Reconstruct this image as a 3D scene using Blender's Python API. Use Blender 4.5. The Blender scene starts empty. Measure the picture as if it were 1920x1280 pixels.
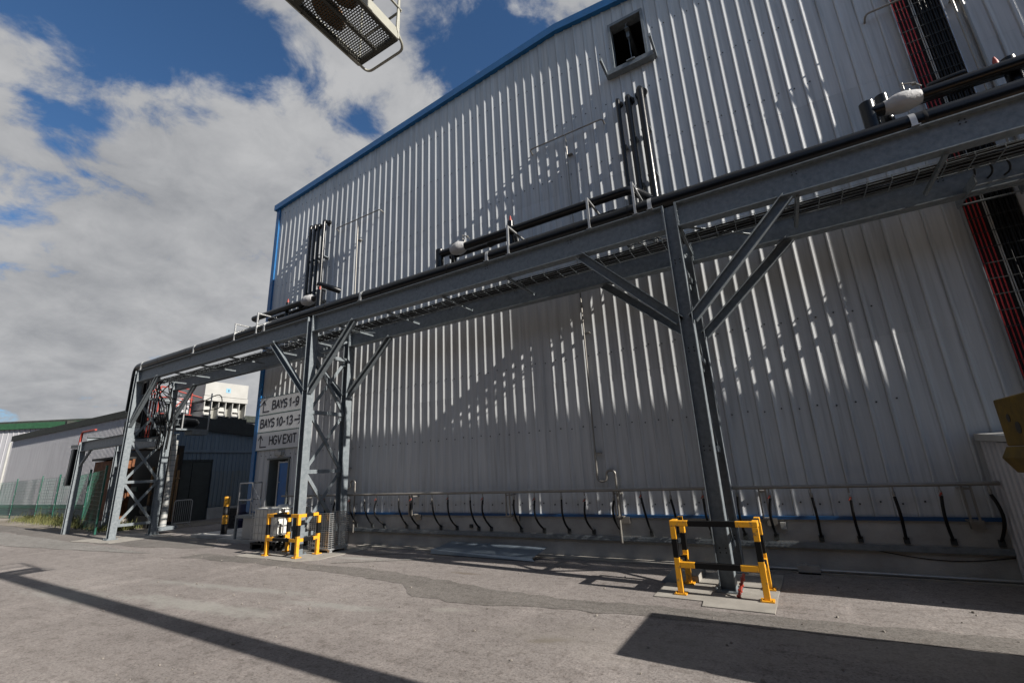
import bpy, math, random
from mathutils import Vector, Matrix
random.seed(7)
SC = bpy.context.scene
COL = SC.collection
# ------------------------------------------------------------------ camera
cam_d = bpy.data.cameras.new('camera'); cam = bpy.data.objects.new('camera', cam_d); COL.objects.link(cam)
cam_d.lens = 15.925; cam_d.sensor_width = 36; cam_d.clip_start = 0.05; cam_d.clip_end = 3000
Rv = Vector((0.8585471, 0.51064663, -0.04622656)); Uv = Vector((0.17541202, -0.2078052, 0.96231368)); Fv = Vector((-0.48179612, 0.83430031, 0.26798411))
m4 = Matrix(((Rv.x, Uv.x, -Fv.x, 0), (Rv.y, Uv.y, -Fv.y, 0), (Rv.z, Uv.z, -Fv.z, 1.8), (0, 0, 0, 1)))
cam.matrix_world = m4
SC.camera = cam
# ------------------------------------------------------------------ light
SUN = Vector((1.0, -0.082, 0.62)).normalized()
EL = math.asin(SUN.z); AZ = math.atan2(SUN.x, SUN.y)
sd = bpy.data.lights.new('sun', 'SUN'); sd.energy = 5.0; sd.angle = math.radians(0.5); sd.color = (1.0, 0.94, 0.85)
so = bpy.data.objects.new('sun', sd); COL.objects.link(so)
so.rotation_euler = SUN.to_track_quat('Z', 'Y').to_euler()
so.location = (0, 0, 40)
SC.view_settings.view_transform = 'Standard'; SC.view_settings.look = 'None'
SC.view_settings.exposure = 0.92; SC.view_settings.gamma = 1
W = bpy.data.worlds.new('World'); SC.world = W; W.use_nodes = True
nt = W.node_tree; nt.nodes.clear(); N = nt.nodes.new; L = nt.links.new
out = N('ShaderNodeOutputWorld'); bg = N('ShaderNodeBackground'); L(bg.outputs[0], out.inputs[0])
sky = N('ShaderNodeTexSky'); sky.sky_type = 'NISHITA'; sky.sun_disc = False
sky.sun_elevation = EL; sky.sun_rotation = AZ; sky.air_density = 1.0; sky.dust_density = 0.6; sky.ozone_density = 2.0
tc = N('ShaderNodeTexCoord')
def vm(op, a, b=None):
    n = N('ShaderNodeVectorMath'); n.operation = op
    for i, s in enumerate((a, b)):
        if s is None: continue
        if isinstance(s, (tuple, list)): n.inputs[i].default_value = s
        else: L(s, n.inputs[i])
    return n
def mt(op, a, b=None, c=None, clamp=False):
    n = N('ShaderNodeMath'); n.operation = op; n.use_clamp = clamp
    for i, s in enumerate((a, b, c)):
        if s is None: continue
        if isinstance(s, (int, float)): n.inputs[i].default_value = s
        else: L(s, n.inputs[i])
    return n.outputs[0]
sep = N('ShaderNodeSeparateXYZ'); L(tc.outputs['Generated'], sep.inputs[0])
den = mt('ADD', mt('MAXIMUM', sep.outputs[2], 0.0), 0.32)
cmb = N('ShaderNodeCombineXYZ'); L(mt('DIVIDE', sep.outputs[0], den), cmb.inputs[0]); L(mt('DIVIDE', sep.outputs[1], den), cmb.inputs[1])
def noise(vec, scale, det=8, rough=0.55, dist=0.0, off=None):
    n = N('ShaderNodeTexNoise'); n.inputs['Scale'].default_value = scale; n.inputs['Detail'].default_value = det
    n.inputs['Roughness'].default_value = rough; n.inputs['Distortion'].default_value = dist
    if off is not None: vec = vm('ADD', vec, off).outputs[0]
    L(vec, n.inputs['Vector']); return n.outputs['Fac']
P0 = cmb.outputs[0]
n1 = noise(P0, 2.0, 9, 0.56, 0.35, (3.1, 7.7, 0)); n2 = noise(P0, 7.5, 9, 0.62, 0.3, (1.0, 2.0, 0)); n3 = noise(P0, 2.4, 7, 0.55, 0.2, (9.0, 4.0, 0))
# large-scale cover: clear patches in some directions (azimuth / elevation), cloud elsewhere
def lobe(d, k):   # soft spot round direction d
    v = Vector(d).normalized()
    dp = vm('DOT_PRODUCT', tc.outputs['Generated'], tuple(v)).outputs['Value']
    return mt('POWER', mt('MAXIMUM', dp, 0.0), k)
holes = [((-0.922, 0.131, 0.365), 40, 0.0)]
cov = mt('ADD', mt('MULTIPLY', n1, 0.55), mt('MULTIPLY', n2, 0.45))
cov = mt('ADD', mt('MULTIPLY', mt('SUBTRACT', cov, 0.5), 1.6), 0.63)
for d, k, a in (((-0.76, 0.10, 0.65), 80, -0.28), ((-0.70, 0.20, 0.69), 150, -0.22), ((-0.664, 0.30, 0.67), 420, -0.20), ((-0.30, 0.57, 0.77), 200, -0.30), ((-0.40, 0.50, 0.77), 500, -0.12), ((-0.62, 0.26, 0.75), 200, -0.12), ((-0.925, 0.12, 0.37), 300, -0.13), ((-0.83, 0.16, 0.53), 600, -0.10), ((-0.88, 0.16, 0.45), 900, -0.08), ((-0.58, 0.50, 0.64), 1200, -0.12), ((-0.50, 0.45, 0.74), 200, 0.08), ((-0.90, 0.30, 0.30), 20, 0.08), ((0.35, -0.9, 0.30), 1.5, -0.24)):
    cov = mt('ADD', cov, mt('MULTIPLY', lobe(d, k), a))
mr = N('ShaderNodeMapRange'); mr.interpolation_type = 'SMOOTHSTEP'; mr.inputs['From Min'].default_value = 0.40; mr.inputs['From Max'].default_value = 0.58
L(cov, mr.inputs['Value'])
cr = N('ShaderNodeValToRGB'); L(mt('ADD', mt('MULTIPLY', n3, 0.6), mt('MULTIPLY', n2, 0.4)), cr.inputs[0])
cr.color_ramp.elements[0].position = 0.34; cr.color_ramp.elements[0].color = (0.150, 0.156, 0.168, 1)
cr.color_ramp.elements[1].position = 0.60; cr.color_ramp.elements[1].color = (0.262, 0.264, 0.270, 1)
skm = N('ShaderNodeMix'); skm.data_type = 'RGBA'; skm.blend_type = 'MULTIPLY'; skm.inputs[0].default_value = 1
skv = vm('SCALE', sky.outputs[0]); skv.inputs['Scale'].default_value = 0.050
L(skv.outputs[0], skm.inputs[6]); skm.inputs[7].default_value = (0.62, 0.90, 1.14, 1)
mx = N('ShaderNodeMix'); mx.data_type = 'RGBA'; L(mr.outputs[0], mx.inputs[0]); L(skm.outputs[2], mx.inputs[6]); L(cr.outputs[0], mx.inputs[7])
L(mx.outputs[2], bg.inputs[0]); bg.inputs[1].default_value = 1.0

# ------------------------------------------------------------------ materials
MATS = {}; ALB = 0.69
def mat(name, col, rough=0.6, metal=0.0, var=0.12, scale=3.0, bump=0.0, bscale=40.0, col2=None, stretch=(1, 1, 1), spec=0.5, emis=None, cov=(0.35, 0.7)):
    if name in MATS: return MATS[name]
    col = tuple(c * ALB for c in col); col2 = tuple(c * ALB for c in col2) if col2 else None
    m = bpy.data.materials.new(name); m.use_nodes = True; t = m.node_tree; b = t.nodes['Principled BSDF']
    b.inputs['Roughness'].default_value = rough; b.inputs['Metallic'].default_value = metal
    b.inputs['Specular IOR Level'].default_value = spec
    co = t.nodes.new('ShaderNodeTexCoord'); mp = t.nodes.new('ShaderNodeMapping'); mp.inputs['Scale'].default_value = stretch
    t.links.new(co.outputs['Object'], mp.inputs[0])
    n = t.nodes.new('ShaderNodeTexNoise'); n.inputs['Scale'].default_value = scale; n.inputs['Detail'].default_value = 8; n.inputs['Roughness'].default_value = 0.6
    t.links.new(mp.outputs[0], n.inputs['Vector'])
    r = t.nodes.new('ShaderNodeValToRGB'); t.links.new(n.outputs['Fac'], r.inputs[0])
    r.color_ramp.elements[0].position = cov[0]; r.color_ramp.elements[1].position = cov[1]
    c2 = col2 if col2 else tuple(min(1, c * (1 + var)) for c in col); c1 = tuple(c * (1 - var) for c in col) if not col2 else col
    r.color_ramp.elements[0].color = (*c1, 1); r.color_ramp.elements[1].color = (*c2, 1)
    t.links.new(r.outputs[0], b.inputs['Base Color'])
    if bump:
        n2 = t.nodes.new('ShaderNodeTexNoise'); n2.inputs['Scale'].default_value = bscale; n2.inputs['Detail'].default_value = 4
        t.links.new(co.outputs['Object'], n2.inputs['Vector'])
        bp = t.nodes.new('ShaderNodeBump'); bp.inputs['Strength'].default_value = bump; bp.inputs['Distance'].default_value = 0.02
        t.links.new(n2.outputs['Fac'], bp.inputs['Height']); t.links.new(bp.outputs[0], b.inputs['Normal'])
    MATS[name] = m; return m
M_clad = mat('cladding_grey', (0.66, 0.685, 0.71), 0.42, 0.0, 0.10, 2.2, stretch=(6, 1, 0.25), bump=0.03, bscale=8)
def sheet_tones(m, w, x0, grime_z=None):
    t = m.node_tree; b = t.nodes['Principled BSDF']; src = b.inputs['Base Color'].links[0].from_socket; Nn = t.nodes.new; Ll = t.links.new
    co = Nn('ShaderNodeTexCoord'); sp = Nn('ShaderNodeSeparateXYZ'); Ll(co.outputs['Object'], sp.inputs[0])
    def M(op, a, b_, clamp=False):
        n = Nn('ShaderNodeMath'); n.operation = op; n.use_clamp = clamp
        for i, q in enumerate((a, b_)):
            if isinstance(q, (int, float)): n.inputs[i].default_value = q
            elif q is not None: Ll(q, n.inputs[i])
        return n.outputs[0]
    k = M('FLOOR', M('DIVIDE', M('SUBTRACT', sp.outputs[0], x0), w), 0.0)
    kz = M('ADD', M('GREATER_THAN', sp.outputs[2], 3.6), M('GREATER_THAN', sp.outputs[2], 8.3))
    cb = Nn('ShaderNodeCombineXYZ'); Ll(k, cb.inputs[0]); Ll(kz, cb.inputs[1]); wn = Nn('ShaderNodeTexWhiteNoise'); Ll(cb.outputs[0], wn.inputs[0])
    f = M('ADD', M('MULTIPLY', wn.outputs['Value'], 0.13), 0.88)
    # rain streaks and splash dirt: long thin vertical noise
    mp = Nn('ShaderNodeMapping'); mp.inputs['Scale'].default_value = (9, 1, .35); Ll(co.outputs['Object'], mp.inputs[0])
    nz = Nn('ShaderNodeTexNoise'); nz.inputs['Scale'].default_value = 2.0; nz.inputs['Detail'].default_value = 7; Ll(mp.outputs[0], nz.inputs['Vector'])
    mr = Nn('ShaderNodeMapRange'); mr.inputs['From Min'].default_value = .52; mr.inputs['From Max'].default_value = .72; mr.inputs['To Min'].default_value = 1.0; mr.inputs['To Max'].default_value = .80; Ll(nz.outputs['Fac'], mr.inputs['Value'])
    f = M('MULTIPLY', f, mr.outputs[0])
    x = Nn('ShaderNodeVectorMath'); x.operation = 'SCALE'; Ll(src, x.inputs[0]); Ll(f, x.inputs['Scale']); Ll(x.outputs[0], b.inputs['Base Color'])
sheet_tones(M_clad, 1.064, -10.50)
M_shed = mat('shed_cladding', (0.46, 0.46, 0.49), 0.55, 0.05, 0.10, 1.2, stretch=(3, 3, 0.3))
M_shedblue = mat('link_cladding', (0.20, 0.26, 0.32), 0.55, 0.05, 0.12, 1.2, stretch=(3, 3, 0.3))
M_steel = mat('galvanised_steel', (0.155, 0.185, 0.208), 0.48, 0.15, 0.28, 13, col2=(0.29, 0.32, 0.345), bump=0.05, bscale=25, cov=(0.30, 0.78))
M_steel2 = mat('bright_zinc', (0.50, 0.51, 0.52), 0.35, 0.5, 0.12, 8)
M_stain = mat('stainless_steel', (0.33, 0.315, 0.29), 0.4, 0.5, 0.1, 6)
M_blackins = mat('black_insulation', (0.005, 0.006, 0.008), 0.28, 0.0, 0.3, 12, bump=0.08, bscale=10, spec=0.35)
M_black = mat('black_rubber', (0.008, 0.008, 0.009), 0.5, 0.0, 0.2, 20, spec=0.25)
M_blkpaint = mat('black_paint', (0.006, 0.006, 0.007), 0.55, 0, 0.2, 10, spec=0.2)
M_yel = mat('yellow_paint', (0.86, 0.40, 0.014), 0.5, 0, 0.10, 14, col2=(0.40, 0.22, 0.06), cov=(0.56, 0.66), bump=0.05, bscale=30)
M_blue = mat('blue_trim', (0.008, 0.14, 0.38), 0.4, 0, 0.12, 4)
M_bluedoor = mat('blue_door_paint', (0.010, 0.15, 0.46), 0.45, 0, 0.12, 4)
M_conc = mat('plinth_concrete', (0.50, 0.49, 0.47), 0.85, 0, 0.22, 1.6, bump=0.25, bscale=30)
M_pad = mat('pad_concrete', (0.34, 0.32, 0.29), 0.85, 0, 0.18, 3, bump=0.2, bscale=60)
M_red = mat('red_cable', (0.60, 0.03, 0.035), 0.4, 0, 0.15, 10)
M_redp = mat('red_paint', (0.38, 0.045, 0.03), 0.5, 0, 0.2, 8)
M_white = mat('white_sheathing', (0.52, 0.52, 0.53), 0.6, 0, 0.06, 9, bump=0.5, bscale=22)
M_wpaint = mat('white_panel', (0.46, 0.46, 0.445), 0.5, 0, 0.08, 2)
M_fascia = mat('dark_fascia', (0.030, 0.036, 0.038), 0.7, 0, 0.3, 3)
M_moss = mat('mossy_fascia', (0.035, 0.042, 0.035), 0.85, 0, 0.4, 6)
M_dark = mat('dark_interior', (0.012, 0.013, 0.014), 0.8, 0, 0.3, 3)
M_doorgrey = mat('dark_grey_door', (0.045, 0.055, 0.055), 0.6, 0, 0.2, 3)
M_rust = mat('rusty_steel', (0.10, 0.035, 0.015), 0.85, 0, 0.5, 5, col2=(0.26, 0.10, 0.035), bump=0.3, bscale=30)
M_rust2 = mat('tan_rust', (0.20, 0.12, 0.06), 0.85, 0, 0.4, 7, col2=(0.32, 0.20, 0.10), bump=0.3, bscale=30)
M_green = mat('green_paint', (0.010, 0.11, 0.075), 0.45, 0, 0.15, 5)
M_greenf = mat('green_fascia', (0.025, 0.10, 0.045), 0.6, 0, 0.2, 4)
M_sign = mat('sign_face', (0.80, 0.82, 0.84), 0.5, 0, 0.04, 2)
M_ink = mat('sign_ink', (0.02, 0.022, 0.035), 0.6, 0, 0.1, 3)
M_logo = mat('pale_blue_print', (0.25, 0.50, 0.72), 0.5, 0, 0.1, 3)
M_olive = mat('dark_olive_steel', (0.05, 0.05, 0.04), 0.55, 0.1, 0.3, 8)
M_cream = mat('cream_paint', (0.36, 0.36, 0.31), 0.5, 0, 0.1, 8)
M_dyel = mat('dirty_yellow', (0.09, 0.06, 0.012), 0.7, 0, 0.45, 7, col2=(0.18, 0.115, 0.016), bump=0.1, spec=0.2)
M_tan = mat('tan_sacking', (0.22, 0.11, 0.04), 0.9, 0, 0.3, 15, bump=0.4)
M_plastic = mat('translucent_plastic', (0.80, 0.80, 0.76), 0.45, 0, 0.12, 4)
M_bluedrum = mat('dark_blue_plastic', (0.01, 0.015, 0.07), 0.5, 0, 0.2, 5)
M_sheet = mat('blue_grey_sheet', (0.27, 0.33, 0.40), 0.35, 0.4, 0.12, 2)
M_orange = mat('orange_plastic', (0.40, 0.05, 0.03), 0.5, 0, 0.2, 12)
M_grass = mat('weed_green', (0.07, 0.10, 0.025), 0.8, 0, 0.5, 2, col2=(0.22, 0.20, 0.07))

# ------------------------------------------------------------------ mesh helpers
class MB:
    def __init__(s): s.v = []; s.f = []; s.mi = []; s.sm = []; s.cur = 0
    def add(s, vs, fs, smooth=False):
        o = len(s.v); s.v += [tuple(v) for v in vs]
        for f in fs: s.f.append(tuple(i + o for i in f)); s.mi.append(s.cur); s.sm.append(smooth)
        return s
    def box(s, x0, x1, y0, y1, z0, z1):
        x0, x1 = sorted((x0, x1)); y0, y1 = sorted((y0, y1)); z0, z1 = sorted((z0, z1))
        vs = [(x0, y0, z0), (x1, y0, z0), (x1, y1, z0), (x0, y1, z0), (x0, y0, z1), (x1, y0, z1), (x1, y1, z1), (x0, y1, z1)]
        return s.add(vs, [(0, 3, 2, 1), (4, 5, 6, 7), (0, 1, 5, 4), (1, 2, 6, 5), (2, 3, 7, 6), (3, 0, 4, 7)])
    def obox(s, a, b, w, h, up=(0, 0, 1)):     # oriented bar a->b, width w (side), height h (up)
        a = Vector(a); b = Vector(b); d = (b - a).normalized(); up = Vector(up)
        sd = d.cross(up)
        if sd.length < 1e-4: sd = d.cross(Vector((1, 0, 0)))
        sd.normalize(); u = sd.cross(d).normalized()
        vs = []
        for p in (a, b):
            for q, r in ((-1, -1), (1, -1), (1, 1), (-1, 1)): vs.append(p + sd * (q * w / 2) + u * (r * h / 2))
        return s.add(vs, [(0, 3, 2, 1), (4, 5, 6, 7), (0, 1, 5, 4), (1, 2, 6, 5), (2, 3, 7, 6), (3, 0, 4, 7)])
    def tube(s, pts, r, n=12, cap=True):
        pts = [Vector(p) for p in pts]; o = len(s.v); prev = None; rings = []
        rr = r if isinstance(r, (list, tuple)) else [r] * len(pts)
        for i, p in enumerate(pts):
            if i == 0: d = (pts[1] - p)
            elif i == len(pts) - 1: d = (p - pts[-2])
            else: d = (pts[i + 1] - p).normalized() + (p - pts[i - 1]).normalized()
            d.normalize()
            if prev is None:
                a = d.cross(Vector((0, 0, 1)))
                if a.length < 1e-3: a = d.cross(Vector((1, 0, 0)))
            else: a = prev - d * prev.dot(d)
            a.normalize(); prev = a; b = d.cross(a)
            rings.append([p + (a * math.cos(t) + b * math.sin(t)) * rr[i] for t in [2 * math.pi * k / n for k in range(n)]])
        vs = [v for rg in rings for v in rg]; fs = []
        for i in range(len(rings) - 1):
            for k in range(n): fs.append((i * n + k, i * n + (k + 1) % n, (i + 1) * n + (k + 1) % n, (i + 1) * n + k))
        s.add(vs, fs, True)
        if cap:
            s.add(rings[0], [tuple(range(n - 1, -1, -1))]); s.add(rings[-1], [tuple(range(n))])
        return s
    def prism(s, poly, y0, y1, axis='y'):      # polygon extruded along an axis
        n = len(poly)
        def P(a, b, c): return {'y': (a, c, b), 'x': (c, a, b), 'z': (a, b, c)}[axis]
        vs = [P(a, b, y0) for a, b in poly] + [P(a, b, y1) for a, b in poly]
        fs = [tuple(range(n)), tuple(range(2 * n - 1, n - 1, -1))] + [(i, i + n, (i + 1) % n + n, (i + 1) % n) for i in range(n)]
        return s.add(vs, fs)
    def lathe(s, c, prof, n=20, axis=(0, 0, 1)):
        ax = Vector(axis).normalized(); a = ax.cross(Vector((0, 0, 1)))
        if a.length < 1e-3: a = Vector((1, 0, 0))
        a.normalize(); b = ax.cross(a); c = Vector(c)
        vs = [c + ax * h + (a * math.cos(2 * math.pi * k / n) + b * math.sin(2 * math.pi * k / n)) * r for r, h in prof for k in range(n)]
        fs = [(i * n + k, i * n + (k + 1) % n, (i + 1) * n + (k + 1) % n, (i + 1) * n + k) for i in range(len(prof) - 1) for k in range(n)]
        s.add(vs, fs, True); m = len(prof)
        s.add(vs[:n], [tuple(range(n - 1, -1, -1))]); s.add(vs[(m - 1) * n:], [tuple(range(n))])
        return s
    def build(s, name, m, parent=None, bevel=0.0):
        me = bpy.data.meshes.new(name); me.from_pydata(s.v, [], s.f)
        for mm in (m if isinstance(m, (list, tuple)) else [m]): me.materials.append(mm)
        me.polygons.foreach_set('material_index', s.mi); me.polygons.foreach_set('use_smooth', s.sm)
        me.validate(); me.update()
        import bmesh
        b = bmesh.new(); b.from_mesh(me); bmesh.ops.recalc_face_normals(b, faces=b.faces); b.to_mesh(me); b.free()
        o = bpy.data.objects.new(name, me); COL.objects.link(o)
        if parent: o.parent = parent; o.matrix_parent_inverse = Matrix.Translation(parent.location).inverted()
        if bevel:
            bv = o.modifiers.new('bevel', 'BEVEL'); bv.width = bevel; bv.segments = 2; bv.limit_method = 'ANGLE'
        return o
def tag(o, label, cat, group=None):
    o['label'] = label; o['category'] = cat
    if group: o['group'] = group
    return o
def thing(name, label, cat, loc=(0, 0, 0), group=None):
    o = bpy.data.objects.new(name, None); COL.objects.link(o); o.location = loc; o.empty_display_size = 0.2
    return tag(o, label, cat, group)
def struct(o, kind='structure'): o['kind'] = kind; return o
def fillet(pts, r, n=5):                       # round the corners of a path
    pts = [Vector(p) for p in pts]; res = [pts[0]]
    for i in range(1, len(pts) - 1):
        p = pts[i]; a = (pts[i - 1] - p); b = (pts[i + 1] - p); q = min(r, a.length * 0.49, b.length * 0.49)
        A = p + a.normalized() * q; B = p + b.normalized() * q
        for k in range(n + 1):
            t = k / n; res.append(A * (1 - t) ** 2 + p * 2 * t * (1 - t) + B * t * t)
    res.append(pts[-1]); return res
ORD = ['first', 'second', 'third', 'fourth', 'fifth', 'sixth', 'seventh', 'eighth', 'ninth', 'tenth', 'eleventh', 'twelfth', 'thirteenth', 'fourteenth', 'fifteenth', 'sixteenth', 'seventeenth', 'eighteenth', 'nineteenth', 'twentieth', 'twenty-first', 'twenty-second', 'twenty-third', 'twenty-fourth', 'twenty-fifth', 'twenty-sixth', 'twenty-seventh', 'twenty-eighth']
def isec(mb, a, b, depth, width, tw=0.012, tf=0.016, up=(0, 0, 1)):   # I-section from a to b, depth along up
    a = Vector(a); b = Vector(b); up = Vector(up).normalized()
    mb.obox(a, b, tw, depth - 2 * tf, up)
    for sgn in (-1, 1):
        o = up * (sgn * (depth - tf) / 2); mb.obox(a + o, b + o, width, tf, up)
    return mb

# ------------------------------------------------------------------ ground
def ground_mat(name, c1, c2, c3, rough=0.9, s1=0.35, stains=(), bump=0.5):
    m = bpy.data.materials.new(name); m.use_nodes = True; t = m.node_tree; b = t.nodes['Principled BSDF']; Nn = t.nodes.new; Ll = t.links.new
    c1, c2, c3 = [tuple(q * ALB for q in c_) for c_ in (c1, c2, c3)]
    b.inputs['Roughness'].default_value = rough
    co = Nn('ShaderNodeTexCoord')
    def nz(sc, det, ro=0.6, st=(1, 1, 1)):
        mp = Nn('ShaderNodeMapping'); mp.inputs['Scale'].default_value = st; Ll(co.outputs['Object'], mp.inputs[0])
        n = Nn('ShaderNodeTexNoise'); n.inputs['Scale'].default_value = sc; n.inputs['Detail'].default_value = det; n.inputs['Roughness'].default_value = ro
        Ll(mp.outputs[0], n.inputs['Vector']); return n.outputs['Fac']
    a = nz(s1, 8, 0.6, (0.5, 1.2, 1)); f = nz(38, 6, 0.75); g = nz(3.0, 6, 0.65, (0.6, 1.5, 1))
    r = Nn('ShaderNodeValToRGB'); Ll(a, r.inputs[0]); e = r.color_ramp.elements
    e[0].position = 0.36; e[0].color = (*c1, 1); e[1].position = 0.66; e[1].color = (*c3, 1); k = e.new(0.5); k.color = (*c2, 1)
    def mixc(A, fac, col, lo, hi, inv=False):
        mr = Nn('ShaderNodeMapRange'); mr.inputs['From Min'].default_value = lo; mr.inputs['From Max'].default_value = hi; Ll(fac, mr.inputs['Value'])
        x = Nn('ShaderNodeMix'); x.data_type = 'RGBA'; x.blend_type = 'MULTIPLY'; Ll(mr.outputs[0], x.inputs[0]); Ll(A, x.inputs[6]); x.inputs[7].default_value = (*col, 1); return x.outputs[2]
    c = mixc(r.outputs[0], f, (0.36, 0.35, 0.34), 0.48, 0.66); c = mixc(c, nz(9, 7, .7), (0.72, 0.70, 0.69), 0.50, 0.62); c = mixc(c, nz(16, 5, .75, (1, 1, 1)), (1.28, 1.26, 1.24), 0.52, 0.66)
    c = mixc(c, nz(90, 3, 0.7), (1.5, 1.45, 1.38), 0.60, 0.72)
    c = mixc(c, g, (0.74, 0.73, 0.72), 0.50, 0.72); c = mixc(c, nz(.8, 6, .6, (1.6, .5, 1)), (1.22, 1.22, 1.22), 0.50, 0.68)
    st_n = nz(2.2, 8, 0.72, (0.7, 1.6, 1))
    for (cx, cy, la, wa, an, amt, colr) in stains:
        mp = Nn('ShaderNodeMapping'); mp.vector_type = 'TEXTURE'; mp.inputs['Location'].default_value = (cx, cy, 0); mp.inputs['Rotation'].default_value = (0, 0, an); mp.inputs['Scale'].default_value = (la, wa, 1)
        Ll(co.outputs['Object'], mp.inputs[0]); ln = Nn('ShaderNodeVectorMath'); ln.operation = 'LENGTH'; Ll(mp.outputs[0], ln.inputs[0])
        ma = Nn('ShaderNodeMath'); ma.operation = 'MULTIPLY_ADD'; ma.inputs[1].default_value = 2.4; Ll(st_n, ma.inputs[0])
        ms = Nn('ShaderNodeMath'); ms.operation = 'MULTIPLY'; ms.inputs[1].default_value = -1.0; Ll(ln.outputs['Value'], ms.inputs[0]); Ll(ms.outputs[0], ma.inputs[2])
        mr = Nn('ShaderNodeMapRange'); mr.inputs['From Min'].default_value = 0.35; mr.inputs['From Max'].default_value = 0.95; mr.inputs['To Max'].default_value = amt; Ll(ma.outputs[0], mr.inputs['Value'])
        x = Nn('ShaderNodeMix'); x.data_type = 'RGBA'; Ll(mr.outputs[0], x.inputs[0]); Ll(c, x.inputs[6]); x.inputs[7].default_value = (*[q * ALB for q in colr], 1); c = x.outputs[2]
    Ll(c, b.inputs['Base Color'])
    bp = Nn('ShaderNodeBump'); bp.inputs['Strength'].default_value = bump; bp.inputs['Distance'].default_value = 0.012; Ll(f, bp.inputs['Height']); Ll(bp.outputs[0], b.inputs['Normal'])
    return m
G_yard = ground_mat('yard_surface', (0.232, 0.208, 0.200), (0.274, 0.248, 0.238), (0.315, 0.288, 0.277), stains=[
    (-8.2, 4.15, 3.2, .30, .06, .6, (.34, .34, .315)), (-9.0, 5.0, 3.4, .22, .10, .55, (.33, .33, .31)), (-6.0, 4.95, 1.6, .16, .12, .55, (.34, .34, .32)), (-11.5, 3.6, 2.5, .4, .0, .5, (.32, .32, .30)),
    (-8.75, 7.75, .8, .20, .15, .7, (.36, .36, .34)), (-4.3, 5.4, .45, .15, .2, .5, (.34, .33, .30)), (-2.6, 4.9, .35, .10, .5, .6, (.10, .08, .05)), (-5.4, 7.3, .5, .12, 0, .5, (.12, .09, .06)), (1.0, 5.9, 2.5, .7, 0, .35, (.33, .31, .28)), (-1.5, 5.2, 2.2, .8, .2, .35, (.30, .275, .25))])
G_asph = ground_mat('asphalt_patch', (0.150, 0.138, 0.130), (0.180, 0.166, 0.156), (0.225, 0.206, 0.194))
G_road = ground_mat('pale_road', (0.23, 0.225, 0.215), (0.26, 0.25, 0.24), (0.29, 0.28, 0.27))
G_stain = ground_mat('pale_streaks', (0.30, 0.30, 0.285), (0.33, 0.33, 0.31), (0.36, 0.355, 0.335))
g = MB(); g.add([(-600, -600, 0), (600, -600, 0), (600, 600, 0), (-600, 600, 0)], [(0, 1, 2, 3)]); struct(g.build('ground', G_yard))
def rough_poly(pts, amp=0.06, step=0.25, smooth_seed=1):
    rnd = random.Random(smooth_seed); res = []
    for i in range(len(pts)):
        a = Vector((*pts[i], 0)); b = Vector((*pts[(i + 1) % len(pts)], 0)); n = max(1, int((b - a).length / step))
        for k in range(n):
            p = a.lerp(b, k / n)
            if k: p += Vector((rnd.uniform(-amp, amp), rnd.uniform(-amp, amp), 0))
            res.append((p.x, p.y))
    return res
def sheet(name, pts, m, z, amp=0.06, step=0.25, seed=1):
    q = rough_poly(pts, amp, step, seed) if amp else pts
    b = MB(); b.add([(x, y, z) for x, y in q], [tuple(range(len(q)))]); return struct(b.build(name, m))
sheet('asphalt', [(-13.8, 6.45), (-13.6, 7.0), (-10.3, 6.95), (-7.4, 6.98), (-5.9, 6.8), (-3.6, 6.42), (-2.0, 6.5), (0.0, 6.62), (6, 6.9), (6, 6.35), (0.2, 6.15), (-1.3, 6.1), (-3.2, 5.95), (-4.3, 5.72), (-5.3, 5.75), (-6.0, 6.3), (-7.8, 6.5), (-10.4, 6.55)], G_asph, 0.004, 0.05, 0.22, 3)
sheet('asphalt', [(-60, 9.6), (-24, 8.25), (-20, 8.9), (-16.6, 8.8), (-14.6, 7.7), (-15.3, 7.3), (-18.5, 7.0), (-24, 6.9), (-31, 7.4), (-60, 8.4)], G_asph, 0.004, 0.10, 0.5, 4)
sheet('road', [(-70, 8.2), (-30, 7.2), (-19, 6.7), (-15.5, 6.55), (-16.6, 6.3), (-24, 5.6), (-40, 5.2), (-70, 5.0)], G_road, 0.008, 0.06, 0.5, 5)
rs = random.Random(11)
ln_ = MB()
for (a, b, w) in (((-10.2, 7.95), (-7.9, 8.45), 0.035), ((-8.9, 7.15), (-6.9, 8.2), 0.035)):
    ln_.obox((a[0], a[1], 0.0165), (b[0], b[1], 0.0165), w, 0.002)
struct(ln_.build('painted_line', G_stain))

rd = random.Random(31); b = MB()
for k in range(420):
    x = rd.uniform(-14, 3); y = rd.uniform(2.2, 9.0); r_ = rd.choice((.006, .008, .012, .018)) * rd.uniform(.6, 1.2); n = 5
    if -2 < x < 0 and y > 6.8: continue
    a0 = rd.uniform(0, 6); top = [(x + r_ * math.cos(a0 + i * 1.2566) * rd.uniform(.6, 1.1), y + r_ * math.sin(a0 + i * 1.2566) * rd.uniform(.6, 1.1)) for i in range(n)]
    vs = [(p[0], p[1], .004) for p in top] + [(x + (p[0] - x) * .6, y + (p[1] - y) * .6, .004 + r_ * .8) for p in top]
    b.add(vs, [tuple(range(n, 2 * n))] + [(i, (i + 1) % n, (i + 1) % n + n, i + n) for i in range(n)])
struct(b.build('loose_grit', mat('grit', (.13, .115, .10), .9, 0, .5, 3, col2=(.34, .31, .28))), 'stuff')
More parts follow.
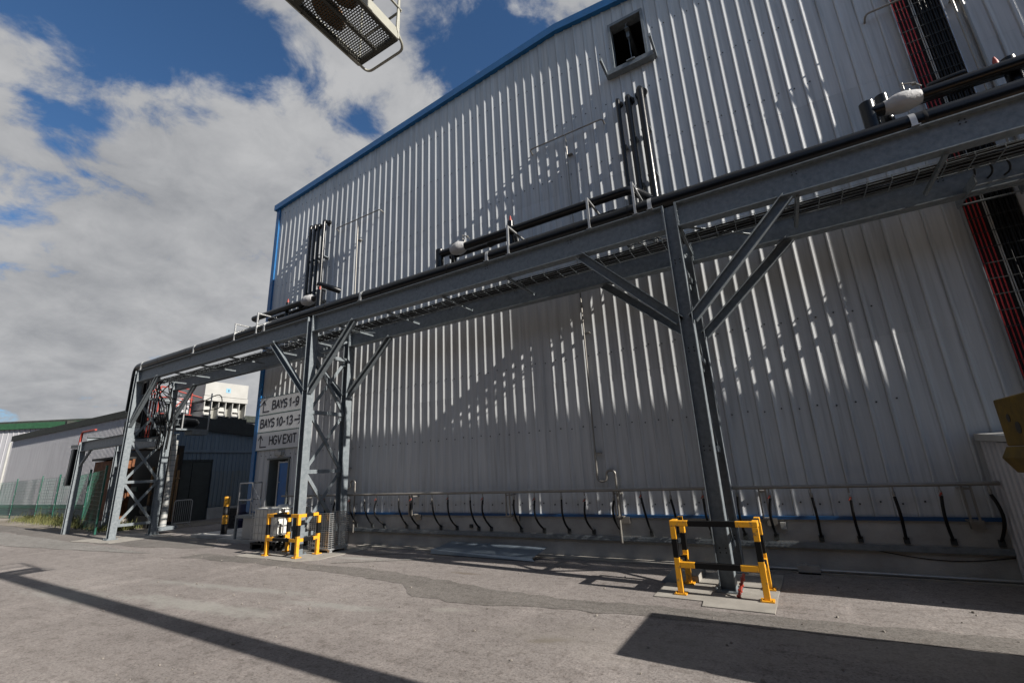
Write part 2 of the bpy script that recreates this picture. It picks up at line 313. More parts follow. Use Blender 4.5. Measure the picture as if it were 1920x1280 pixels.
# ------------------------------------------------------------------ main building
WY = 9.3; XL = -15.78; XR = 8.8; XRIDGE = -3.5
def roofz(x): return 13.45 - (abs(x - XRIDGE)) * (1.13 / 12.28)
def profile(x0, x1, first, pitch, parts):
    pts = []; k = math.floor((x0 - first) / pitch) - 1
    while True:
        base = first + k * pitch
        if base > x1: break
        for dx, d in parts:
            x = base + dx
            if x0 < x < x1: pts.append((x, d))
        k += 1
    return [(x0, 0)] + pts + [(x1, 0)]
bld = thing('warehouse', 'large grey ribbed metal clad warehouse with blue roof trim filling the right of the view', 'building', (0, WY, 0))
RIB = [(-0.018, 0.0205), (0.0, 0.021), (0.034, 0.0065), (0.086, 0.0), (0.230, 0.0), (0.236, -0.008), (0.241, 0.0)]
wall = MB()
holes_ = [(-2.03, -1.27, 11.05, 12.5), (-14.92, -13.86, 0.80, 2.42)]
prof = profile(XL, XR, -10.44, 0.266, RIB)
prof = [p for p in prof if not (-3.93 < p[0] < -3.80)]
xs_extra = []
for h in holes_: xs_extra += [h[0], h[1]]
def dep(x):
    for (a, da), (b, db) in zip(prof, prof[1:]):
        if a <= x <= b: return da + (db - da) * (x - a) / (b - a + 1e-9)
    return 0
allp = sorted(prof + [(x, dep(x)) for x in xs_extra])
for (xa, da), (xb, db) in zip(allp, allp[1:]):
    if xb - xa < 1e-5: continue
    xm = (xa + xb) / 2; zs = [(0.80, None)]
    segs = [(0.80, None)]
    cuts = [(h[2], h[3]) for h in holes_ if h[0] < xm < h[1]]
    z0 = 0.80; spans = []
    for c0, c1 in cuts:
        if c0 > z0: spans.append((z0, c0, z0, c0))
        z0 = c1
    spans.append((z0, roofz(xa) - 0.05, z0, roofz(xb) - 0.05))
    sp2 = []
    for a0, a1, b0, b1 in spans:
        cur = (a0, b0)
        for zl in (3.6, 8.3):
            if cur[0] < zl < min(a1, b1): sp2.append((cur[0], zl, cur[1], zl)); cur = (zl, zl)
        sp2.append((cur[0], a1, cur[1], b1))
    for a0, a1, b0, b1 in sp2:
        up_ = .0025 * ((a0 >= 3.6) + (a0 >= 8.3))
        wall.add([(xa, WY - da - up_, a0), (xb, WY - db - up_, b0), (xb, WY - db - up_, b1), (xa, WY - da - up_, a1)], [(0, 1, 2, 3)])
        if a0 in (3.6, 8.3): wall.add([(xa, WY - da - up_, a0), (xb, WY - db - up_, b0), (xb, WY - db, b0), (xa, WY - da, a0)], [(0, 1, 2, 3)])
wall.build('wall_cladding', M_clad, bld)
b = MB(); b.prism([(XL, 0.0), (XL, 12.2), (XRIDGE, roofz(XRIDGE) - 0.1), (XR, roofz(XR) - 0.1), (XR, 0.0)], WY + 3.0, 48)
b.box(XL + .02, XL + .06, WY + .03, WY + 3, 0, 12.2); b.build('side_and_rear_walls', M_clad, bld)
b = MB(); b.add([(XL - .15, WY - .05, roofz(XL) - .01), (XRIDGE, WY - .05, roofz(XRIDGE)), (XRIDGE, 48, roofz(XRIDGE)), (XL - .15, 48, roofz(XL) - .01)], [(0, 1, 2, 3)])
b.add([(XR + .15, WY - .05, roofz(XR) - .01), (XRIDGE, WY - .05, roofz(XRIDGE)), (XRIDGE, 48, roofz(XRIDGE)), (XR + .15, 48, roofz(XR) - .01)], [(0, 1, 2, 3)])
b.build('roof', M_clad, bld)
b = MB()
for xa, xb in ((XL - 0.18, XRIDGE), (XRIDGE, XR + 0.2)):
    za, zb = roofz(xa), roofz(xb)
    b.add([(xa, WY - .14, za - .20), (xb, WY - .14, zb - .20), (xb, WY - .14, zb + .03), (xa, WY - .14, za + .03), (xa, WY + .2, za - .20), (xb, WY + .2, zb - .20), (xb, WY + .2, zb + .03), (xa, WY + .2, za + .03)], [(0, 1, 2, 3), (3, 2, 6, 7), (4, 5, 1, 0), (0, 3, 7, 4), (1, 5, 6, 2), (5, 4, 7, 6)])
b.build('verge_trim', M_blue, bld)
b = MB(); b.box(XL - 0.09, XL + 0.10, WY - 0.07, WY + 0.35, 0.80, 12.2); b.build('corner_trim', M_blue, bld)
b = MB(); b.box(XL - .02, XR, WY - 0.075, WY - 0.0, 0.765, 0.815); b.build('base_flashing', mat('dark_blue_flashing', (0.006, 0.075, 0.22), .5, 0, .1, 4), bld)
b = MB(); b.box(XL + .05, -14.98, WY - 0.03, WY + 2.9, -0.1, 0.765); b.box(-13.8, XR, WY - 0.03, WY + 2.9, -0.1, 0.765); b.box(-14.98, -13.8, WY + .02, WY + 2.9, -0.1, 0.765)
for jx in (-11.4, -10.1, -7.6, -6.2, -5.1, -2.3, 0.9, 3.6): b.box(jx, jx + 0.012, WY - 0.033, WY - 0.02, 0.0, 0.76)
b.build('concrete_plinth', M_conc, bld)
# screws of the cladding: one dotted part
b = MB()
for k in range(0, 66):
    x = -10.44 + 0.266 * (k - 20) + 0.09
    if x > XR - 0.3 or x < XL + 0.3: continue
    for z in [1.0 + 1.55 * j + (0.03 if k % 2 else 0) for j in range(8)]:
        if z > roofz(x) - .4: continue
        if any(h[0] - .05 < x < h[1] + .05 and h[2] - .05 < z < h[3] + .05 for h in holes_): continue
        b.box(x - .011, x + .011, WY - .016, WY - 0.001, z - .011, z + .011)
b.build('screw_heads', M_fascia, bld)['kind'] = 'stuff'
# upper hatch
hw = MB(); hw.box(-2.09, -2.03, WY - .05, WY + .22, 11.03, 12.56); hw.box(-1.27, -1.21, WY - .05, WY + .22, 11.03, 12.56); hw.box(-2.09, -1.21, WY - .052, WY + .22, 12.5, 12.58)
hatch = hw.build('hatch_frame', M_steel, bld)
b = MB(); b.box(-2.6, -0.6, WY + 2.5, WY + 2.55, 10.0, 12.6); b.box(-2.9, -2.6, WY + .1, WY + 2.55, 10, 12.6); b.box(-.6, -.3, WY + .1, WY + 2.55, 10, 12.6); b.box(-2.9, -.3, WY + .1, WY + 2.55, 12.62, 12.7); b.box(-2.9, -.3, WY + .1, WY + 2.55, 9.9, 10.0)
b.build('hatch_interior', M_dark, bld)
b = MB(); isec(b, (-1.65, WY + .05, 12.4), (-1.65, WY + 2.4, 12.4), 0.14, 0.1); b.tube([(-1.65, WY + .2, 12.33), (-1.64, WY + .2, 11.1)], 0.012, 6); b.box(-1.69, -1.61, WY + .16, WY + .24, 12.15, 12.32); b.build('hoist_beam', M_steel, bld)
sill = MB(); sill.box(-2.20, -1.07, WY - .20, WY - .02, 10.93, 10.945); sill.box(-2.20, -1.07, WY - .20, WY - .19, 10.945, 11.05); sill.box(-2.20, -1.07, WY - .035, WY - .02, 10.945, 11.05)
sill.box(-1.7, -1.5, WY - .24, WY - .2, 11.04, 11.07)
sl = sill.build('sill_channel', M_steel, bld)
b = MB(); b.obox((-2.22, WY - .02, 11.0), (-2.22, WY - .62, 11.06), .05, .10); b.build('sill_bracket', M_steel, sl)
b = MB(); b.obox((-1.05, WY - .02, 11.0), (-1.05, WY - .62, 11.06), .05, .10); b.build('sill_bracket', M_steel, sl)
# personnel door recess
b = MB(); b.box(-14.92, -14.90, WY, WY + .55, .8, 2.42); b.box(-13.88, -13.86, WY, WY + .55, .8, 2.42); b.box(-14.92, -13.86, WY, WY + .55, 2.42, 2.44); b.box(-14.92, -13.86, WY, WY + .55, .78, .80); b.box(-15.0, -13.78, WY - .045, WY - .0, 2.42, 2.47); b.box(-13.86, -13.80, WY - .04, WY, .8, 2.42); b.box(-14.92, -14.3, WY + .53, WY + .55, .8, 2.42)
fr = b.build('door_reveal', mat('reveal_grey', (.17, .19, .185), .6, 0, .1, 3), bld)
b = MB(); b.box(-14.36, -13.885, WY + .02, WY + .06, .81, 2.30); dr = b.build('door', M_bluedoor, bld)
b = MB(); b.box(-14.41, -14.36, WY + .0, WY + .08, .81, 2.36); b.box(-14.36, -13.885, WY + .0, WY + .08, 2.30, 2.34); b.build('door_frame', M_steel2, dr)
b = MB(); b.tube([(-14.30, WY + .02, 1.7), (-14.30, WY - .03, 1.7), (-14.21, WY - .03, 1.7)], .012, 6); b.build('door_handle', M_steel2, dr)
b = MB(); b.box(-14.50, -14.12, WY - .14, WY - .02, 2.55, 2.66); b.box(-14.42, -14.2, WY - .12, WY - .04, 2.51, 2.55)
lt = b.build('bulkhead_light', M_wpaint, None); tag(lt, 'small white bulkhead light above the blue door', 'light')

# ------------------------------------------------------------------ direction signs
def arc(cx, cy, rx, ry, a0, a1, n=10): return [(cx + rx * math.cos(math.radians(a0 + (a1 - a0) * k / n)), cy + ry * math.sin(math.radians(a0 + (a1 - a0) * k / n))) for k in range(n + 1)]
GL = {'B': [[(0, 0), (0, 1)], [(0, 1), (.33, 1)] + arc(.33, .765, .22, .235, 90, -90) + [(0, .53)], [(.33, .53)] + arc(.33, .265, .26, .265, 90, -90) + [(0, 0)]],
      'A': [[(0, 0), (.3, 1), (.6, 0)], [(.11, .34), (.49, .34)]], 'Y': [[(0, 1), (.29, .45), (.58, 1)], [(.29, .45), (.29, 0)]],
      'S': [arc(.29, .75, .25, .25, 25, 270, 14) + arc(.29, .26, .27, .26, 90, -155, 14)],
      '1': [[(.08, .76), (.28, .98), (.28, 0)]], '-': [[(.06, .40), (.34, .40)]], '0': [arc(.27, .5, .25, .5, 0, 360, 26)],
      '3': [arc(.26, .75, .23, .25, 150, -70, 12) + [(.22, .53)], [(.26, .53)] + arc(.26, .265, .27, .265, 80, -150, 12)],
      '9': [arc(.27, .68, .24, .31, 0, 360, 22), [(.51, .68)] + arc(.25, .42, .26, .42, 10, -135, 12)],
      'H': [[(0, 0), (0, 1)], [(.54, 0), (.54, 1)], [(0, .52), (.54, .52)]], 'G': [arc(.32, .5, .31, .5, 45, 330, 20) + [(.60, .24), (.60, .47), (.34, .47)]],
      'V': [[(0, 1), (.29, 0), (.58, 1)]], 'E': [[(.5, 0), (0, 0), (0, 1), (.48, 1)], [(0, .53), (.44, .53)]], 'X': [[(0, 0), (.54, 1)], [(0, 1), (.54, 0)]], 'I': [[(.05, 0), (.05, 1)]], 'T': [[(0, 1), (.54, 1)], [(.27, 1), (.27, 0)]]}
GW = {'1': .48, '-': .42, '0': .56, '3': .56, '9': .56, 'I': .12, 'G': .64, 'B': .60, 'E': .52, ' ': .12}
def text_mesh(body, x0, x1, zc, h, y, parent):
    tot = sum(GW.get(c, .56) + .15 for c in body) - .15; sx = (x1 - x0) / tot; x = x0
    for c in body:
        if c != ' ':
            b = MB(); e = 0
            for pl in GL[c]:
                q = [(x + a * sx, zc + v * h) for a, v in pl]
                for (xa, za), (xb, zb) in zip(q, q[1:]):
                    d = Vector((xb - xa, 0, zb - za)); 
                    if d.length < 1e-5: continue
                    d.normalize(); e += 1; yy = y - .00004 * e
                    b.obox((xa - d.x * .012, yy, za - d.z * .012), (xb + d.x * .012, yy, zb + d.z * .012), .0008, .052, d.cross(Vector((0, 1, 0))))
            b.build('letter', M_ink, parent)
        x += (GW.get(c, .56) + .15) * sx
SY = WY - 0.06
rows = [('BAYS 1-9', 3.95, 'up', 'top sign reading BAYS 1-9 with an upward arrow'), ('BAYS 10-13', 3.35, 'right', 'middle sign reading BAYS 10-13 with an arrow pointing right'), ('HGV EXIT', 2.75, 'up', 'bottom sign reading HGV EXIT with an upward arrow')]
for txt, z0, arr, lab in rows:
    s = thing('direction_sign', 'grey ' + lab, 'sign', (-14.5, SY, z0), 'stacked direction signs beside the building corner')
    b = MB(); b.box(-15.68, -13.1, SY, SY + .02, z0 + .012, z0 + .588); b.build('sign_panel', M_sign, s)
    b = MB(); b.box(-15.68, -13.1, SY - .003, SY + .015, z0, z0 + .012); b.box(-15.68, -13.1, SY - .003, SY + .015, z0 + .588, z0 + .5985); b.build('sign_edge', M_green, s)
    a = MB()
    if arr == 'up':
        a.box(-15.47, -15.43, SY - .004, SY - .001, z0 + .09, z0 + .5)
        a.box(-15.43, -15.10, SY - .004, SY - .001, z0 + .09, z0 + .13)
        a.prism([(-15.60, z0 + .34), (-15.56, z0 + .34), (-15.45, z0 + .46), (-15.34, z0 + .34), (-15.30, z0 + .34), (-15.45, z0 + .53)], SY - .0045, SY - .001)
        text_mesh(txt, -14.93, -13.50, z0 + .17, .27, SY - .003, s)
    else:
        a.box(-13.66, -13.32, SY - .004, SY - .001, z0 + .27, z0 + .32)
        a.prism([(-13.47, z0 + .44), (-13.41, z0 + .44), (-13.24, z0 + .295), (-13.41, z0 + .15), (-13.47, z0 + .15), (-13.32, z0 + .295)], SY - .0045, SY - .001)
        text_mesh(txt, -15.52, -13.76, z0 + .17, .27, SY - .003, s)
    a.build('arrow', M_ink, s)
    for fx in (-15.63, -13.16):
        for fz in (.05, .55): f_ = MB(); f_.tube([(fx, SY, z0 + fz), (fx, SY - .006, z0 + fz)], .012, 8); f_.build('bolt', M_steel, s)

# ------------------------------------------------------------------ pipe gantry
GF = 7.55; GB = 8.80; ZT = 6.08; ZB = 5.62; DZ = 0.17
gan = thing('pipe_gantry', 'long galvanised steel pipe gantry on braced towers running along the warehouse', 'gantry', (-10.65, 8.05, 0))
XC = [-21.1, -10.68, -1.05, 8.6]
def column(x, y, z1=ZT):
    b = MB(); b.box(x - .092, x + .092, y - .005, y + .005, .02, z1 - .01); b.box(x - .105, x - .092, y - .105, y + .105, .02, z1); b.box(x + .092, x + .105, y - .105, y + .105, .02, z1)
    o = b.build('column', M_steel, gan)
    p = MB(); p.box(x - .17, x + .17, y - .17, y + .17, .012, .03)
    for q in (-1, 1):
        for r in (-1, 1): p.tube([(x + q * .14, y + r * .14, .03), (x + q * .14, y + r * .14, .07)], .014, 6)
    p.build('base_plate', M_steel, o)
    h = MB()
    for z in (.5, .56, 1.92, 1.98, 3.46, 3.52, 5.0, 5.06):
        for q in (-.04, .04): h.tube([(x + q, y - .005, z), (x + q, y - .013, z)], .012, 6)
    h.build('bolt_group', M_fascia, o)
for x in XC:
    for y in (GF, GB): column(x, y, ZT if y == GF else ZT - DZ)
def crossed(x):
    zs = [.42, 1.90, 3.42, 5.0]
    for i, z in enumerate(zs):
        b = MB(); b.box(x - .05, x + .05, GF + .106, GB - .106, z - .006, z + .006); b.box(x + .04, x + .05, GF + .106, GB - .106, z + .006, z + .09); b.build('tie', M_steel, gan)
    for i in range(4):
        z0 = zs[i] + .09; z1 = (zs + [5.62])[i + 1]
        if i == 3: continue
        for q, (za, zb) in enumerate(((z0, z1), (z1, z0))):
            b = MB(); off = .02 * (1 if q else -1)
            b.obox((x + off, GF + .10, za), (x + off, GB - .10, zb), .085, .008, (1, 0, 0)); b.obox((x + off - .035, GF + .10, za - .05), (x + off - .035, GB - .10, zb - .05), .06, .006, (0, 0, 1)); b.build('cross_brace', M_steel, gan)
    for z in (.5, 1.86, 2.0, 3.38, 3.52, 4.96):
        for yy in (GF + .15, GB - .15):
            b = MB(); b.box(x - .006, x + .006, yy - .05, yy + .05, z - .09, z + .09); b.build('gusset', M_steel, gan)
    b = MB(); b.obox((x, GF + .1, 5.1), (x, GB - .1, 5.60), .06, .06); b.build('cross_brace', M_steel, gan)
for x in XC: crossed(x)
for i in range(len(XC)):
    xa = XC[i] + .125; xb = (XC[i + 1] - .125) if i < 3 else 13
    for y in (GF, GB):
        dz = 0 if y == GF else DZ; b = MB(); zc = (ZT + ZB) / 2 - dz
        isec(b, (xa, y, zc), (xb, y, zc), ZT - ZB, .19, .012, .018)
        be = b.build('beam', M_steel, gan)
        p = MB()
        for xe in (xa - .018, xb):
            p.box(xe, xe + .018, y - .10, y + .10, ZB - dz, ZT - dz)
            for z in (5.70, 5.80, 5.90, 6.0):
                p.tube([(xe + (.018 if xe < xa else 0), y - .075, z - dz), (xe + (.034 if xe < xa else -.016), y - .075, z - dz)], .012, 6)
        p.build('end_plate', M_steel, be)
        hb = MB()
        x = xa + 1.75
        while x < xb - .3:
            for dx in (-.03, .03):
                for dq in (0, .05): hb.tube([(x + dx, y - .006, ZT - .12 + dq - dz), (x + dx, y - .014, ZT - .12 + dq - dz)], .011, 6)
            x += 1.95
        hb.build('bolt_group', M_fascia, be)
def knee(x, y, sgn):
    a = Vector((x + sgn * .10, y, 3.98)); b_ = Vector((x + sgn * 1.72, y, ZB - (DZ if y == GB else 0)))
    d = (b_ - a).normalized(); up = Vector((0, 1, 0))
    nrm = d.cross(up).normalized()
    b = MB(); b.obox(a, b_, .010, .15, nrm)
    # channel: web in the gantry plane, flanges sticking towards the yard
    for q in (-1, 1):
        o = nrm * (q * .075) + Vector((0, -.05, 0)); b.obox(a + o, b_ + o, .11, .012, nrm)
    b.build('knee_brace', M_steel, gan)
for i, x in enumerate(XC):
    for y in (GF, GB):
        for sgn in (-1, 1):
            if i == 0 and sgn < 0: continue
            knee(x, y, sgn)
x = -6.12 - 1.73 * 8
while x < 12:
    b = MB(); b.obox((x, GF, ZB - .03), (x, GB - .1, ZB - .03), .04, .04); b.obox((x, GF - .02, ZB - .007), (x, GB - .1, ZB - .007), .07, .006); b.build('cross_member', M_steel, gan); x += 1.73
for i in range(1, 3):
    for sgn in (1,):
        b = MB(); b.obox((XC[i] + .2, GF + .1, ZB + .04), (XC[i] + 1.2, GB - .1, ZB + .04), .06, .008); b.build('plan_brace', M_steel, gan)

# pads under towers
for x, lab in ((-1.0, 'square concrete pad under the nearest gantry tower'), (-10.5, 'square concrete pad under the middle gantry tower'), (-21.3, 'concrete pad under the far left gantry tower')):
    b = MB()
    if x == -1.0: b.prism(rough_poly([(-1.95, 6.95), (-1.30, 6.93), (-1.28, 6.70), (-.47, 6.68), (-.40, 8.75), (-1.95, 8.75)], .008, .3, 3), -.1, .012, 'z')
    elif x == -10.5: b.prism(rough_poly([(-12.3, 7.0), (-10.0, 6.98), (-9.55, 7.3), (-9.5, 8.9), (-12.3, 8.9)], .03, .3, 4), -.1, .012, 'z')
    else: b.prism(rough_poly([(-22.6, 6.9), (-19.9, 7.1), (-20.0, 9.0), (-22.6, 9.0)], .05, .3, 4), -.1, .012, 'z')
    o = b.build('concrete_pad', M_pad); tag(o, lab, 'concrete pad')

# ------------------------------------------------------------------ pipes on the gantry
mp = thing('insulated_pipe', 'thick black insulated pipe lying along the front beam of the gantry', 'pipe', (-5, 7.62, 6.28))
ZP = lambda x: 6.285 - .0035 * (x + 21)
path = fillet([(-21.55, 7.62, 4.55), (-21.55, 7.62, ZP(-21.5)), (14, 7.62, ZP(14))], .30, 6)
pp = []
for a_, b_ in zip(path, path[1:]):
    n_ = max(1, int((b_ - a_).length / .5))
    for k in range(n_):
        q = a_.lerp(b_, k / n_); 
        if a_.z > 6.2 and k: q = q + Vector((0, random.uniform(-.006, .006), random.uniform(-.007, .007)))
        pp.append(q)
pp.append(path[-1])
b = MB(); b.tube(pp, .151, 20); b.build('pipe_body', M_blackins, mp)
for x in (-20.9, -17.0, -12.9, -8.75, -4.85, -1.36, 2.3, 6.0):
    b = MB(); b.lathe((x - .035, 7.62, ZP(x)), [(.157, 0), (.157, .07)], 20, (1, 0, 0)); b.box(x - .035, x + .035, 7.462, 7.482, 6.09, ZP(x)); b.box(x - .05, x + .05, 7.43, 7.80, 6.082, 6.094); b.build('pipe_clamp', M_steel2, mp)
for x in [-19.6 + 1.05 * k_ for k_ in range(26)]:
    b = MB(); b.lathe((x - .03, 7.62, ZP(x)), [(.1525, 0), (.1545, .02), (.1525, .04)], 20, (1, 0, 0)); b.build('joint_band', M_black, mp)
def post(x, ztop, lab):
    t = thing('pipe_support', lab, 'bracket', (x, 7.48, 6.08), 'galvanised posts holding the upper pipes')
    b = MB(); b.box(x - .02, x + .02, 7.46, 7.464, 6.085, ztop); b.box(x - .02, x - .016, 7.464, 7.50, 6.085, ztop); b.box(x + .016, x + .02, 7.464, 7.50, 6.085, ztop); b.box(x - .05, x + .05, 7.44, 7.54, 6.082, 6.09); b.build('upright', M_steel2, t)
    b = MB(); b.box(x - .02, x + .02, 7.46, 8.50, ztop, ztop + .035); b.build('arm', M_steel2, t)
    b = MB(); b.box(x - .018, x + .018, 8.46, 8.50, 6.10, ztop); b.build('rear_upright', M_steel2, t)
for x, zt, lab in ((-14.5, 6.62, 'leftmost galvanised pipe support on the gantry with empty arm'), (-13.3, 6.72, 'galvanised pipe support under the left end of the far pipe run'), (-4.3, 6.72, 'galvanised pipe support beside the red capped riser'), (-2.5, 6.72, 'galvanised pipe support left of the near tower carrying the middle run'), (-1.62, 6.72, 'galvanised pipe support beside the near tower under the pipe elbow'), (5.2, 6.6, 'galvanised pipe support at the far right of the gantry')): post(x, zt, lab)
def run(label, name, xs, z, dirs):
    t = thing(name, label, 'pipework', (xs[0], 7.95, 6.5)); return t
# middle run
t = thing('pipe_run', 'middle upper run of black pipes with a white wrapped valve and red capped riser', 'pipework', (-4, 7.95, 6.9))
Z = 6.90
b = MB(); b.tube(fillet([(-6.45, 7.92, Z), (-1.75, 7.92, Z), (-1.52, 8.4, Z - .02), (-1.48, 9.02, Z - .02)], .16), .092, 16); b.build('pipe', M_blackins, t)
b = MB(); b.tube(fillet([(-6.4, 8.22, Z + .02), (-4.5, 8.22, Z + .02), (-4.45, 8.22, 6.4)], .12), .06, 14); b.build('pipe', M_blackins, t)
b = MB(); b.tube(fillet([(-4.6, 8.05, 6.52), (-2.1, 8.05, 6.60), (-1.95, 9.0, 6.60)], .1), .07, 14); b.build('pipe', M_blackins, t)
b = MB(); b.tube([(-6.5, 7.92, 6.25), (-6.5, 7.92, 7.02)], .098, 16); b.build('riser', M_blackins, t)
b = MB(); b.tube(fillet([(-6.3, 8.22, 6.5), (-6.3, 8.22, 7.22), (-6.0, 8.22, 7.12)], .05), .07, 14); b.build('riser', M_blackins, t)
b = MB(); b.tube([(-4.5, 7.98, 6.35), (-4.5, 7.98, 7.16)], .07, 14); r_ = b.build('riser', M_blackins, t)
b = MB(); b.lathe((-4.5, 7.98, 7.16), [(.035, 0), (.03, .06), (.012, .15)], 10); b.build('red_cap', M_redp, r_)
def wrap(x0, x1, y, z, r, parent):
    n = 9; pr_ = []
    for k in range(n):
        tt = k / (n - 1); pr_.append((r * (.62 + .42 * math.sin(math.pi * (0.06 + .88 * tt))) * (1 + random.uniform(-.04, .04)), (x1 - x0) * tt))
    b = MB(); b.lathe((x0, y, z), pr_, 22, (1, 0, 0)); return b.build('white_wrapping', M_white, parent)
wrap(-6.12, -5.72, 7.92, Z, .15, t)
def valve(x, y, z, parent):
    b = MB(); b.tube([(x, y, z), (x, y, z + .24)], .012, 6); b.tube([(x, y, z + .22), (x + .13, y, z + .18), (x + .2, y, z + .08)], .011, 6); b.lathe((x + .10, y, z + .16), [(.025, 0), (.025, .05)], 8, (1, 0, 0)); b.tube([(x + .05, y, z), (x + .05, y, z + .10)], .02, 6); return b.build('valve_stem', M_stain, parent)
valve(-5.85, 8.0, Z + .12, t)
b = MB(); b.lathe((-5.3, 8.22, Z + .02), [(.05, 0), (.09, .05), (.09, .28), (.05, .34)], 14, (1, 0, 0.15)); b.build('valve_cover', M_blackins, t)
# far run
t = thing('pipe_run', 'far upper run of black pipes with a white wrapped valve left of the middle tower', 'pipework', (-12.8, 7.95, 6.9))
b = MB(); b.tube(fillet([(-14.45, 8.1, Z + .02), (-14.35, 7.95, Z), (-11.1, 7.95, Z)], .05), .09, 16); b.build('pipe', M_blackins, t)
b = MB(); b.tube([(-14.0, 8.25, Z - .02), (-11.2, 8.25, Z - .02)], .06, 12); b.build('pipe', M_blackins, t)
b = MB(); b.tube([(-11.05, 7.95, 6.3), (-11.05, 7.95, 7.10)], .09, 14); r_ = b.build('riser', M_blackins, t)
b = MB(); b.lathe((-11.05, 7.95, 7.10), [(.035, 0), (.03, .06), (.012, .13)], 10); b.build('red_cap', M_redp, r_)
b = MB(); b.tube([(-12.72, 8.05, 6.6), (-12.72, 8.05, 7.12)], .06, 12); r_ = b.build('riser', M_blackins, t)
b = MB(); b.lathe((-12.72, 8.05, 7.12), [(.035, 0), (.03, .06), (.012, .13)], 10); b.build('red_cap', M_redp, r_)
b = MB(); b.tube(fillet([(-12.3, 8.2, Z), (-12.0, 8.2, Z + .24), (-11.7, 8.2, Z + .1)], .1), .07, 12); b.build('branch', M_blackins, t)
b = MB(); b.tube(fillet([(-11.35, 8.1, 7.42), (-10.95, 8.3, 7.25), (-10.85, 8.5, 7.2)], .1), .09, 12); b.build('branch', M_blackins, t)
wrap(-11.78, -11.32, 7.95, Z, .155, t)
valve(-11.3, 8.05, Z + .2, t)
# near run
t = thing('pipe_run', 'near upper run of black pipes with a large white wrapped valve at the right edge', 'pipework', (5, 7.95, 6.75))
Zc = 6.80
b = MB(); b.tube([(1.98, 7.92, Zc), (14, 7.92, Zc)], .098, 18); b.build('pipe', M_blackins, t)
b = MB(); b.tube([(2.3, 8.22, Zc + .12), (14, 8.22, Zc + .12)], .06, 14); b.build('pipe', M_blackins, t)
b = MB(); b.tube([(1.98, 7.92, 6.25), (1.98, 7.92, 6.98)], .10, 16); b.build('riser', M_blackins, t)
b = MB(); b.tube([(2.25, 8.22, 6.5), (2.25, 8.22, 7.22)], .085, 16); b.build('riser', M_blackins, t)
b = MB(); b.tube([(3.62, 8.08, 6.3), (3.62, 8.08, 7.02)], .085, 16); r_ = b.build('riser', M_blackins, t)
b = MB(); b.lathe((3.52, 8.12, 7.02), [(.035, 0), (.03, .06), (.012, .13)], 10); b.build('red_cap', M_redp, r_)
b = MB(); b.lathe((2.75, 8.1, Zc + .22), [(.04, 0), (.06, .03), (.06, .38), (.05, .42)], 14, (1, -.25, -0.10)); b.build('valve_cover', M_blackins, t)
wrap(2.16, 2.60, 7.92, Zc, .145, t)
valve(2.5, 8.1, Zc + .2, t)
for x in (2.55, 2.8): 
    b = MB(); b.lathe((x, 7.86, 6.41), [(.05, 0), (.075, .05), (.07, .14), (.03, .2)], 12, (1, 0, 0)); b.build('white_wrapping', M_white, t)
# vertical wall pipes
def wallpipe(x, r, ztop, zbot, lab, grp, y=9.06):
    t = thing('wall_pipe', lab, 'pipe', (x, y, zbot), grp)
    b = MB(); b.tube(fillet([(x, y, zbot), (x, y, ztop), (x - .02, WY + .02, ztop)], r * 1.6, 6), r, 16); b.build('pipe', M_blackins, t)
    b = MB(); b.lathe((x - .01, WY - .03 - .02, ztop), [(r * 1.7, 0), (r * 1.8, .02), (r * 1.8, .045)], 18, (0, 1, 0)); b.build('wall_flange', M_black, t)
    for z in (zbot + 1.0, zbot + 2.2):
        b = MB(); b.box(x - r - .02, x + r + .02, y + r * .5, WY - .02, z, z + .03); b.build('bracket', M_steel, t)
g_ = 'black pipes rising on the wall under the hatch'
wallpipe(-2.03, .048, 10.1, 6.6, 'thin left pipe of the three rising below the open hatch', g_)
wallpipe(-1.79, .068, 10.08, 6.7, 'middle pipe of the three rising below the open hatch', g_)
wallpipe(-1.50, .082, 10.16, 6.85, 'thick right pipe of the three rising below the open hatch', g_)
g_ = 'black pipes rising on the wall near the building corner'
wallpipe(-13.35, .055, 10.5, 6.9, 'leftmost of the four black pipes rising above the far pipe run', g_)
wallpipe(-13.12, .05, 10.48, 6.9, 'second from left of the four black pipes rising above the far pipe run', g_)
wallpipe(-12.90, .05, 10.42, 6.9, 'third from left of the four black pipes rising above the far pipe run', g_)
wallpipe(-12.62, .06, 10.48, 6.9, 'rightmost of the four black pipes rising above the far pipe run', g_)
b = MB()
for x, r in ((-13.35, .055), (-13.12, .05), (-12.9, .05), (-12.62, .06)): b.tube(fillet([(x, 9.06, 6.95), (x, 9.06, 6.72), (x + .3, 8.2, 6.72)], .1), r * .95, 10)
o = b.build('connecting_pipes', M_blackins); tag(o, 'black pipes bending from the wall down to the far pipe run', 'pipework')
